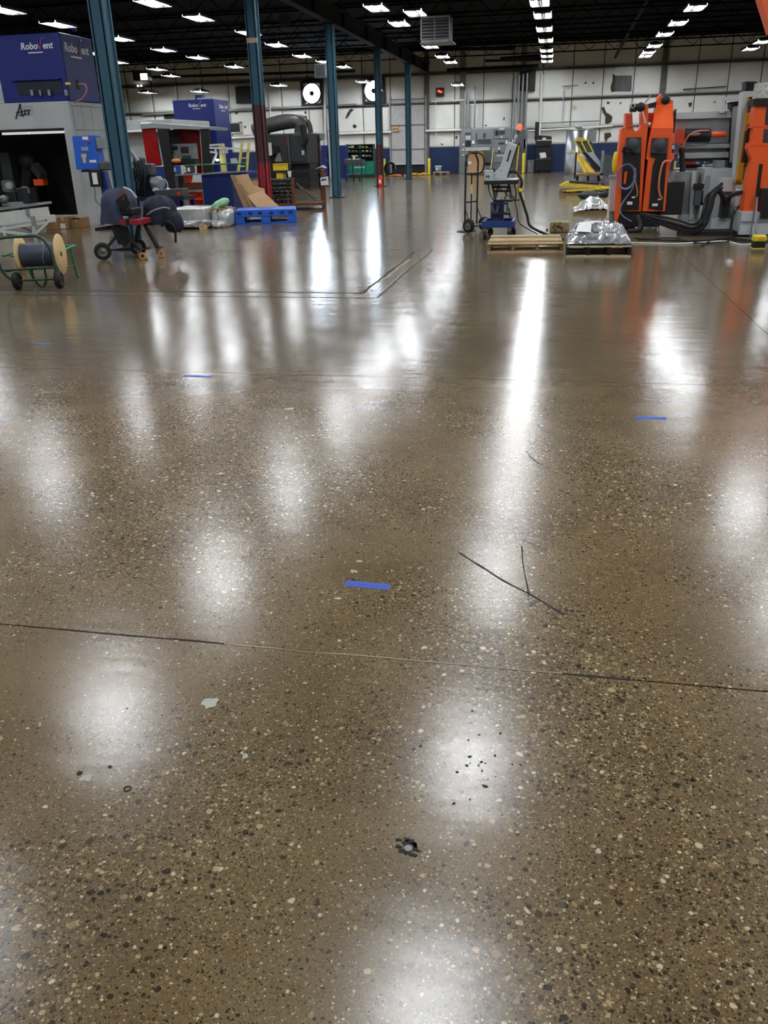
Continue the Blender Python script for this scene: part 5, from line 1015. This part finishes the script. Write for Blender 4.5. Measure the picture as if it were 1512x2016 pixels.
for q in (((1131,277),(1156,276)), ((1156,276),(1169,301)), ((1131,277),(1146,302)), ((1144,277),(1155,301)), ((1144,302),(1169,301)), ((1137,272),(1151,272))): put('frame_bar', MB().bar(W(*q[0],Ya+.38), W(*q[1],Ya+.38), .07, .05), 'yellow', t)
put('glass_sheet', MB().pp([(1154,300),(1168,300),(1182,318),(1182,330)], Ya+.28, .02), 'plate', t); put('black_panel', MB().pp([(1146,300),(1154,300),(1182,330),(1182,334),(1174,337)], Ya+.3, .04), 'black', t)
# ---- tall galvanised duct
Yu = 42.0; c0 = W(1139,350,Yu); R_ = (W(1165,300,Yu).x-W(1112,300,Yu).x)/2; zt_ = W(1139,254,Yu).z; c0 = V((W(1139,300,Yu).x,Yu+R_,0))
t = thing('galvanised_tank', 'tall shiny galvanised drum standing behind the yellow screens', 'drum', c0)
put('shell', MB().lathe([(R_,0),(R_,zt_),(R_-.03,zt_+.01),(0,zt_+.02)], c0, (0,0,1), 40), 'galv', t)
for z in (.02, zt_*.5, zt_-.03): put('band', MB().lathe([(R_,z-.015),(R_+.012,z-.01),(R_+.012,z+.01),(R_,z+.015)], c0, (0,0,1), 40), 'zinc', t)
put('top_cap', MB().lathe([(0,0),(.14,0),(.2,.14),(0,.16)], c0+V((-.05,0,zt_+.02)), (0,0,1), 20), 'grey_light', t)
put('side_box', MB().box((c0.x+R_*.6,Yu+.1,zt_-.55),(c0.x+R_+.14,Yu+.6,zt_-.1)), 'grey_mid', t)

# ---- the big orange and grey press
t = thing('press_machine', 'large orange and grey casting press with black arms and hoses', 'machine', (2.2, 15.6, 0))
YA = 16.2
def P_(nm, px, Y, d, mt, bev=0.): return put(nm, MB().pp(px, Y, d), mt, t, bev)
def B_(nm, q, Y, d, mt, bev=0.): return put(nm, MB().pb(*q, Y, d), mt, t, bev)
armA = P_('orange_arm', [(1231,250),(1232,223),(1245,223),(1246,251),(1252,260),(1260,255),(1263,247),(1263,222),(1269,205),(1276,205),(1276,249),(1269,319),(1262,416),(1222,416),(1211,446),(1209,446),(1213,360),(1217,305),(1223,254)], YA+.05, .5, 'orange', .006)
put('black_insert', MB().pp([(1233,271),(1262.5,270),(1262,305),(1258,413),(1222,415),(1227,291),(1232,290)], YA+.03, .05), 'black', armA); c_ = put('cover_plate', MB().pp([(1234,271.5),(1261.5,271),(1261,302),(1233,300)], YA, .06), 'cab_dark', armA, .01); put('cover_disc', MB().lathe([(0,-.012),(.09,-.012),(.1,0)], W(1246,285,YA), (0,1,0), 24), 'cab_dark', armA)
put('orange_step', MB().pp([(1233,226),(1245,226),(1246,250),(1236,250)], YA+.0, .06), 'orange_dull', armA); put('edge_bar', MB().pp([(1230,338),(1235,338),(1232,362),(1228,362)], YA+.0, .06), 'orange', armA)
armB = P_('orange_arm', [(1283,252),(1326,252),(1322,302),(1328,302),(1327,313),(1321,318),(1315,350),(1309,416),(1265,416),(1276,316),(1272,312),(1277,280)], YA, .55, 'orange', .006)
put('black_insert', MB().pp([(1284,272),(1316,272),(1313,309),(1311,330),(1305,414),(1277,411),(1285,326),(1291,311),(1280,309)], YA-.02, .05), 'black', armB); put('cover_plate', MB().pp([(1285,273),(1315,273),(1313,303),(1282,301)], YA-.05, .06), 'cab_dark', armB, .01); put('cover_disc', MB().lathe([(0,-.012),(.1,-.012),(.11,0)], W(1299,286,YA-.05), (0,1,0), 24), 'cab_dark', armB)
P_('orange_head', [(1283,252,YA),(1326,252,YA),(1325,200,YA+.28),(1293,204,YA+.28)], YA, .35, 'orange', .006)
P_('head_lug', [(1293,206),(1294,193),(1302,184),(1306,192),(1325,198),(1325,206)], YA+.26, .25, 'orange')
P_('rear_flange', [(1326,222),(1332,214),(1331,228),(1328,262),(1325,262)], YA+.2, .3, 'black')
for c in ((1261,211),(1310,197)): k = put('black_knob', MB().lathe([(0,-.09),(.06,-.09),(.075,-.06),(.075,0),(0,0)], W(*c, YA+.2 if c[0] > 1300 else YA), (0,1,0), 12), 'black', t)
B_('pin_block', (1242,204,1254,220), YA-.02, .3, 'black', .01); put('pin_ring', MB().lathe([(.025,-.01),(.045,-.01),(.045,0),(.025,0)], W(1246,208,YA-.03), (0,1,0), 14), 'grey_light', t); P_('link_bar', [(1277,204),(1293,200),(1293,211),(1277,213)], YA+.3, .2, 'black'); B_('orange_tie', (1276,222,1290,240), YA+.35, .2, 'orange_dull')
put('white_rod', MB().cyl(W(1265,219,YA-.04), W(1271,243,YA-.06), .011, 6), 'paper', t); put('grey_rod', MB().cyl(W(1269,203,YA), W(1284.5,184,YA), .012, 6), 'grey_mid', t)
B_('arm_shade_plate', (1262,250,1276,416), YA+.3, .3, 'maroon'); B_('under_frame', (1209,415,1300,447), YA+.1, .7, 'black', .01); B_('foot', (1214,446,1250,456), YA+.2, .5, 'black'); B_('black_cabinet', (1302,359,1345,423), YA+.05, .5, 'black', .01)  # maroon plate between the arms: shade on their orange sides put into colour
B_('side_canister', (1200,349,1213,416), YA+.2, .25, 'grey_light', .02); B_('canister_cap', (1200,346,1214,352), YA+.19, .27, 'grey_mid', .01); B_('white_strip', (1196,395,1199,428), YA+.18, .02, 'paper'); B_('canister_leg', (1200,416,1212,447), YA+.25, .15, 'grey_mid'); put('yellow_pouch', MB().blob(W(1212,320,YA+.2), (.06,.06,.17), 4, .1, 2.6), 'yellow', t)
for q in ((1235,397,1245,403),(1284,401,1295,406),(1244,387,1250,390),(1295,391,1303,394)): B_('label', q, YA-.04, .02, 'paper')
c = W(1233,348,YA-.08)
for k in range(3): put('blue_hose', MB().tube([c+V((math.cos(a)*(.135+.012*k),-.02*k,math.sin(a)*(.19+.008*k))) for a in [2*math.pi*i/24 for i in range(24)]], .009, 6, True), 'hose_blue', t)
put('blue_hose', MB().tube(smooth_path([W(1248,345,YA-.1), W(1246,370,YA-.1), W(1232,390,YA-.1), W(1221,410,YA-.1), W(1226,425,YA-.1), W(1243,436,YA-.1)]), .013, 6), 'hose_blue', t); put('red_hose', MB().tube(smooth_path([W(1251,331,YA-.1), W(1250,350,YA-.1), W(1255,378,YA-.1), W(1252,388,YA-.1)]), .01, 6), 'hose_pink', t)
put('pink_hose', MB().tube(smooth_path([W(1321,319,YA-.06), W(1313,317,YA-.1), W(1305,322,YA-.12), W(1299,345,YA-.12), W(1297,368,YA-.1), W(1299,384,YA-.08), W(1303,391,YA-.05)]), .018, 8), 'hose_pink', t); put('black_hose', MB().tube(smooth_path([W(1226,300,YA-.06), W(1230,290,YA-.08), W(1240,292,YA-.08), W(1250,302,YA-.06)]), .022, 8), 'rubber', t)
B_('yellow_tag', (1327,317,1331,333), YA-.02, .03, 'yellow')
# horizontal rails
YR = 16.9
B_('slide_plate', (1328,224,1440,282), YR+.1, .12, 'plate'); B_('top_rail', (1328,220,1449,233), YR, .35, 'rail', .008); B_('middle_rail', (1328,284,1447,292), YR, .35, 'rail', .008); B_('rail_back', (1330,292,1440,302), YR+.15, .1, 'plate'); B_('bottom_rail', (1340,300,1444,311), YR, .35, 'rail', .008); B_('rail_back', (1335,311,1440,318), YR+.12, .1, 'grey_dark')
B_('orange_block', (1329,255,1348,283), YR-.2, .3, 'orange_dull', .008); put('black_cylinder', MB().cyl(W(1348,267,YR-.1), W(1397,267,YR-.1), .115, 18), 'black', t); put('orange_rod', MB().cyl(W(1397,265,YR-.1), W(1430,264,YR-.1), .05, 14), 'orange', t); put('cylinder_cap', MB().cyl(W(1394,267,YR-.1), W(1399,267,YR-.1), .1, 18), 'grey_dark', t)
put('orange_hose', MB().tube(smooth_path([W(1396,257,YR-.2), W(1375,258,YR-.25), W(1357,266,YR-.28), W(1348,280,YR-.25), W(1343,293,YR-.25)]), .014, 6), 'hose_pink', t); put('fittings', MB().cyl(W(1361,266,YR-.26), W(1378,264,YR-.26), .022, 8), 'rim', t)
put('drop_cable', MB().tube(smooth_path([W(1341,291,YR-.25), W(1343,315,YR-.25), W(1343,360,YR-.3), W(1345,400,YR-.3)]), .045, 8), 'black', t)
# right-hand frame
YF = 15.9
P_('grey_post', [(1464,180),(1492,179),(1492,189),(1474,191),(1448,364),(1452,420),(1440,420),(1442,376),(1447,350)], YF, .35, 'grey_light', .006)
P_('window_frame', [(1421,192),(1462,188),(1462,194),(1428,198),(1427,222),(1420,222)], YF+.9, .2, 'grey_light'); P_('window_dark', [(1434,202),(1460,198),(1452,300),(1444,336),(1432,336),(1440,222)], YF+1.0, .15, 'black'); P_('inner_column', [(1446,210),(1462,207),(1450,320),(1440,320)], YF+.7, .2, 'grey_mid'); P_('block', [(1434,206),(1441,205),(1440,214),(1434,215)], YF+.85, .1, 'cab_dark')
P_('yellow_frame', [(1474,191),(1486,189),(1459,363),(1448,364)], YF-.04, .3, 'yellow_deep', .004); P_('yellow_frame', [(1474,191),(1545,186),(1545,194),(1478,199)], YF-.04, .3, 'yellow_deep', .004); P_('yellow_frame', [(1448,364),(1450,354),(1545,350),(1545,361)], YF-.04, .3, 'yellow_deep', .004); P_('frame_back', [(1480,199),(1545,196),(1545,350),(1460,354)], YF+.3, .1, 'grey_dark')
P_('platen', [(1462,330),(1480,330),(1478,350),(1459,352)], YF+.1, .2, 'grey_mid')
YO = 15.3
oc = P_('orange_column', [(1486,207),(1509,207),(1505,246),(1520,248),(1520,253),(1504,254),(1501,281),(1525,283),(1525,292),(1516,330),(1505,414),(1463,418),(1465,404),(1480,315),(1472,292),(1474,282),(1480,281),(1483,253),(1478,252),(1478,246),(1482,245)], YO, .35, 'orange', .005)
put('slot', MB().pp([(1495,323),(1502,323),(1494,388),(1487,387)], YO-.01, .05), 'black', oc)
for k in range(6): put('rivet', MB().lathe([(0,-.012),(.012,-.008),(.012,0)], W(1482+k*5.5,249.5+.2*k,YO), (0,1,0), 6), 'orange_dull', oc)
for k in range(8): put('rivet', MB().lathe([(0,-.012),(.012,-.008),(.012,0)], W(1478+k*5,287,YO), (0,1,0), 6), 'orange_dull', oc)
P_('black_motor', [(1483,195),(1530,193),(1530,208),(1484,208)], YO-.05, .4, 'black', .01); B_('wrapped_coil', (1491,162,1535,193), YO+.1, .3, 'clear_film', .02); P_('bellows', [(1468,163),(1492,162),(1491,178),(1467,178)], YF+.1, .3, 'black')
for k in range(5): P_('bellows_fold', [(1469+k*4.6,160),(1471+k*4.6,160),(1471+k*4.6,178),(1469+k*4.6,178)], YF+.07, .36, 'rubber')
P_('navy_bracket', [(1476,200),(1484,199),(1483,220),(1475,221)], YO+.3, .2, 'navy_dark'); P_('hose_bracket', [(1470,258),(1478,250),(1474,310),(1480,320),(1462,320)], YO+.25, .15, 'black')
B_('chrome_valve', (1470,244,1479,250), YO+.2, .1, 'rim')
# base cabinets
B_('base_cabinet', (1380,332,1432,462), 16.3, .9, 'grey_light', .01); B_('cabinet_door', (1386,346,1396,398), 16.28, .02, 'grey_mid'); B_('base_cabinet', (1424,376,1462,462), 15.95, .9, 'grey_mid', .01); B_('box', (1421,351,1443,377), 15.8, .3, 'grey_light', .01); B_('front_cabinet', (1326,338,1371,422), YA+.35, .5, 'grey_mid', .01); P_('cabinet_edge', [(1363,340),(1371,336),(1364,430),(1356,434)], YA+.25, .1, 'grey_light'); B_('lower_block', (1340,422,1366,436), YA+.3, .4, 'grey_light'); B_('motor', (1367,362,1386,372), YA+.1, .2, 'black', .02); B_('motor', (1368,375,1394,404), YA+.1, .25, 'grey_dark', .02)
B_('top_bins', (1410,316,1427,336), 16.5, .4, 'grey_mid'); B_('black_pump', (1421,392,1436,430), 15.6, .25, 'black', .02); B_('base_block', (1405,432,1437,456), 15.7, .3, 'grey_light', .01); B_('outlet', (1449,387,1462,405), 15.7, .06, 'paper', .005); B_('plinth', (1458,418,1540,462), 15.05, .8, 'grey_light', .01); B_('plinth_joint', (1458,435,1540,437), 15.03, .03, 'grey_mid'); B_('right_gear', (1501,372,1545,430), 15.0, .3, 'black', .02); B_('skid', (1340,456,1545,474), 15.2, .5, 'black')
for q, mt in (((1348,315,1368,324),'orange_dull'), ((1370,316,1377,323),'paper'), ((1389,314,1397,321),'hose_blue'), ((1386,324,1410,328),'paper'), ((1350,324,1376,332),'black')): B_('shelf_item', q, 17.4, .2, mt, .01)
B_('shelf', (1335,331,1430,335), 17.3, .5, 'grey_mid')
# hose bundle
for k in range(6):
    dx, dz, dy = [(0,0,0),(-9,3,.05),(-4,9,-.07),(-14,8,-.03),(-8,15,.08),(3,7,.1)][k]
    put('hose_bundle', MB().tube(smooth_path([W(1421+dx*.5,362+dz,15.5+dy), W(1405+dx,382+dz*.5,15.3+dy), W(1399+dx,412-dz*.3,15.2+dy), W(1388+dx*.8,444-dz,15.15+dy), W(1365,458-dz*1.1,15.2+dy), W(1335,452-dz*1.2,15.35+dy), W(1305,442-dz,15.6+dy), W(1272,428-dz*.4,15.9), W(1262,420,16.1)], 5), [.028,.02,.024,.018,.022,.016][k], 8), 'black' if k % 3 != 2 else 'rubber', t)
put('hanging_hose', MB().tube(smooth_path([W(1255,425,16.0), W(1262,445,15.9), W(1255,454,15.8), W(1236,455,15.8)], 5), .05, 8), 'black', t); put('branch_hose', MB().tube(smooth_path([W(1462,378,15.5), W(1448,381,15.5), W(1434,390,15.55), W(1427,398,15.6)], 5), .03, 8), 'black', t); put('branch_hose', MB().tube(smooth_path([W(1414,370,15.5), W(1422,385,15.5), W(1430,400,15.55)], 5), .04, 8), 'black', t)
for p in ((1290,452),(1296,458)): put('dangling_wire', MB().tube(smooth_path([W(1286,436,15.7), W(p[0],p[1]-8,15.6), G(p[0]+2,p[1]+3)], 4), .008, 5), 'black', t)
put('raised_boom', MB().prism([V(p) for p in ((2.78,15.0,3.40),(3.02,15.0,2.9),(4.2,15.0,3.1),(4.2,15.0,3.8),(2.62,15.0,3.8))], (0,.35,0)), 'orange', t); put('boom_post', MB().box((3.9,15.02,.0),(4.15,15.33,3.3)), 'orange', t)
# cords on the floor, yellow junction box
for k, (lab, pts, r, mt) in enumerate((('white extension cord lying along the front of the press', [(1243,479),(1285,480),(1330,481),(1388,478),(1428,476),(1457,483),(1478,482)], .010, 'paper'),
    ('black cord running along the floor under the press skid', [(1248,470),(1300,474),(1360,476),(1400,474),(1440,472),(1500,476),(1540,478)], .014, 'rubber'), ('black cord curling over itself in front of the press plinth', [(1380,486),(1405,474),(1440,468),(1470,458),(1486,455),(1494,462),(1489,470)], .012, 'black'),
    ('second black cord lying flat beside the white cord', [(1255,474),(1320,470),(1370,480),(1410,480),(1450,476),(1478,478)], .012, 'rubber'))):
    q = [G(*p)+V((0,0,r+.001*k)) for p in pts]; single('extension_cord', lab, 'cord', MB().tube(smooth_path(q, 5), r, 6), mt, q[0])
for k, pts in enumerate(([W(1456,404,15.68),W(1444,425,15.4),W(1440,450,15.2),G(1439,472)+V((0,0,.02))], [W(1487,385,15.25),W(1484,420,15.0),W(1480,446,14.8),G(1476,470)+V((0,0,.02))], [W(1491,388,15.25),W(1489,420,14.95),W(1488,450,14.7),G(1490,470)+V((0,0,.02))])):
    put('drop_cord', MB().tube(smooth_path(pts, 5), .01, 6), ['black','grey_dark','grey_mid'][k], t)
a = G(1482,490); b = G(1506,490); t = thing('yellow_power_box', 'small yellow and black power box on the floor before the press', 'power box', (a+b)/2)
zt_ = W(1494,464,a.y).z; put('lower_case', MB().box((a.x,a.y,0),(b.x,a.y+.16,zt_*.55)), 'black', t, bevel=.008); put('lid', MB().box((a.x-.006,a.y-.006,zt_*.55),(b.x+.006,a.y+.166,zt_)), 'yellow', t, bevel=.012); put('base_rim', MB().box((a.x-.005,a.y-.005,0),(b.x+.005,a.y+.165,.012)), 'yellow', t); put('window', MB().box((a.x+.04,a.y-.009,zt_*.66),(b.x-.04,a.y-.004,zt_*.82)), 'yellow_deep', t)

# ================================================================== UNDER THE CEILING
Yh = 27.0; a = W(828,84,Yh); b = W(885,84,Yh); zt_ = W(856,31,Yh).z; t = thing('unit_heater', 'white unit heater with louvres hanging under the ceiling', 'heater', ((a.x+b.x)/2, Yh, a.z))
m = MB(); m.box((a.x,Yh,a.z),(b.x,Yh+.04,a.z+.06)); m.box((a.x,Yh,zt_-.05),(b.x,Yh+.04,zt_)); m.box((a.x,Yh,a.z),(a.x+.03,Yh+.04,zt_)); m.box((b.x-.03,Yh,a.z),(b.x,Yh+.04,zt_)); xm = a.x+(b.x-a.x)*.48; m.box((xm-.015,Yh,a.z),(xm+.015,Yh+.04,zt_)); put('front_frame', m, 'grey_light', t)
for k in range(7): z = a.z+.1+k*(zt_-a.z-.18)/6; put('louvre', MB().prism([V((a.x+.03,Yh+.03,z)),V((a.x+.03,Yh-.02,z-.03)),V((a.x+.03,Yh-.02,z-.015)),V((a.x+.03,Yh+.03,z+.015))], (b.x-a.x-.06,0,0)), 'grey_mid', t)
put('case', MB().box((a.x,Yh+.05,a.z),(b.x,Yh+.75,zt_)), 'grey_dark', t); put('bottom_tray', MB().box((a.x-.02,Yh-.02,a.z-.03),(b.x+.1,Yh+.75,a.z)), 'grey_mid', t)
for x in (a.x+.05, b.x-.05): put('hanger', MB().cyl((x,Yh+.3,zt_), (x,Yh+.3,ZC), .01, 6), 'steel_dark', t)
c = W(561,40,26.5); t = thing('ceiling_sign', 'small dim square sign with rounded corners hanging under the dark roof', 'sign', c)
put('board', MB().box((c.x-.16,26.5,c.z-.15),(c.x+.16,26.52,c.z+.15)), 'cab_dark', t, bevel=.008); put('lettering', text_mb('NPL', .13, c+V((-.12,-.006,-.04)), (1,0,0), (0,0,1)), 'ink', t)
for x in (-.1,.1): put('hanger', MB().cyl((c.x+x,26.51,c.z+.15),(c.x+x,26.51,ZC), .004, 5), 'steel_dark', t)
c = W(630,139,27.7); t = thing('wall_speaker', 'pale grey louvred box fixed to the basket column near the roof', 'fan box', c); put('case', MB().box((c.x-.18,27.7,c.z-.19),(c.x+.18,28.0,c.z+.19)), 'grey_mid', t, bevel=.01); put('grille', MB().box((c.x-.14,27.69,c.z-.15),(c.x+.14,27.7,c.z+.15)), 'cab_line', t); put('arm', MB().box((c.x+.18,27.9,c.z-.03),(-7.08,27.98,c.z+.03)), 'steel_dark', t)
c = W(283,151,44); t = thing('lit_panel', 'small bright white panel light on a dark duct near the far roof', 'light', c); put('panel', MB().box((c.x-.18,44,c.z-.14),(c.x+.18,44.03,c.z+.14)), 'white_glow', t); put('dark_case', MB().box((c.x-.6,44.03,c.z-.16),(c.x+.2,44.5,c.z+.3)), 'black', t)
put('hanger', MB().cyl((c.x,44.2,c.z+.3),(c.x,44.2,ZC), .015, 6), 'steel_dark', t)
c = W(275,169,Y1-.2); t = thing('emergency_light', 'twin-bulb emergency light glowing high on the far wall', 'light', c); put('case', MB().box((c.x-.14,Y1-.2,c.z-.12),(c.x+.14,Y1,c.z-.03)), 'black', t)
for s in (-1,1): put('bulb', MB().blob((c.x+s*.1,Y1-.22,c.z), (.05,.05,.05), 1, 0, 2, 12, 8), 'white_glow', t)
# ================================================================== TAPE MARKS
for k, (p, L_, w_, ang) in enumerate((((723,1152),.17,.042,-.03), ((389,741),.22,.045,0), ((1282,823),.17,.045,0), ((83,676),.16,.035,0))):
    c = G(*p); lab = ['blue masking tape strip with handwriting, below the small grey floor patches','blue masking tape strip lying in a streak of light on the floor','blue masking tape strip on the floor in line with the press','short faded blue tape strip on the floor before the reel cart'][k]
    TT = Matrix.Translation(c) @ Matrix.Rotation(ang, 4, 'Z'); m = MB(TT).box((-L_/2,-w_/2,0),(L_/2,w_/2,.0008)); t = thing('tape_strip', lab, 'tape', c, 'blue tape marks on the floor'); put('tape', m, 'tape', t)
    if k == 0:
        m = MB(TT)
        for j in range(9): x = -.07+.016*j; m.box((x,-.002+.002*math.sin(j*2.1),.0008),(x+.009,.0005+.002*math.sin(j*2.1),.0011))
        put('pen_marks', m, 'blue_panel', t)
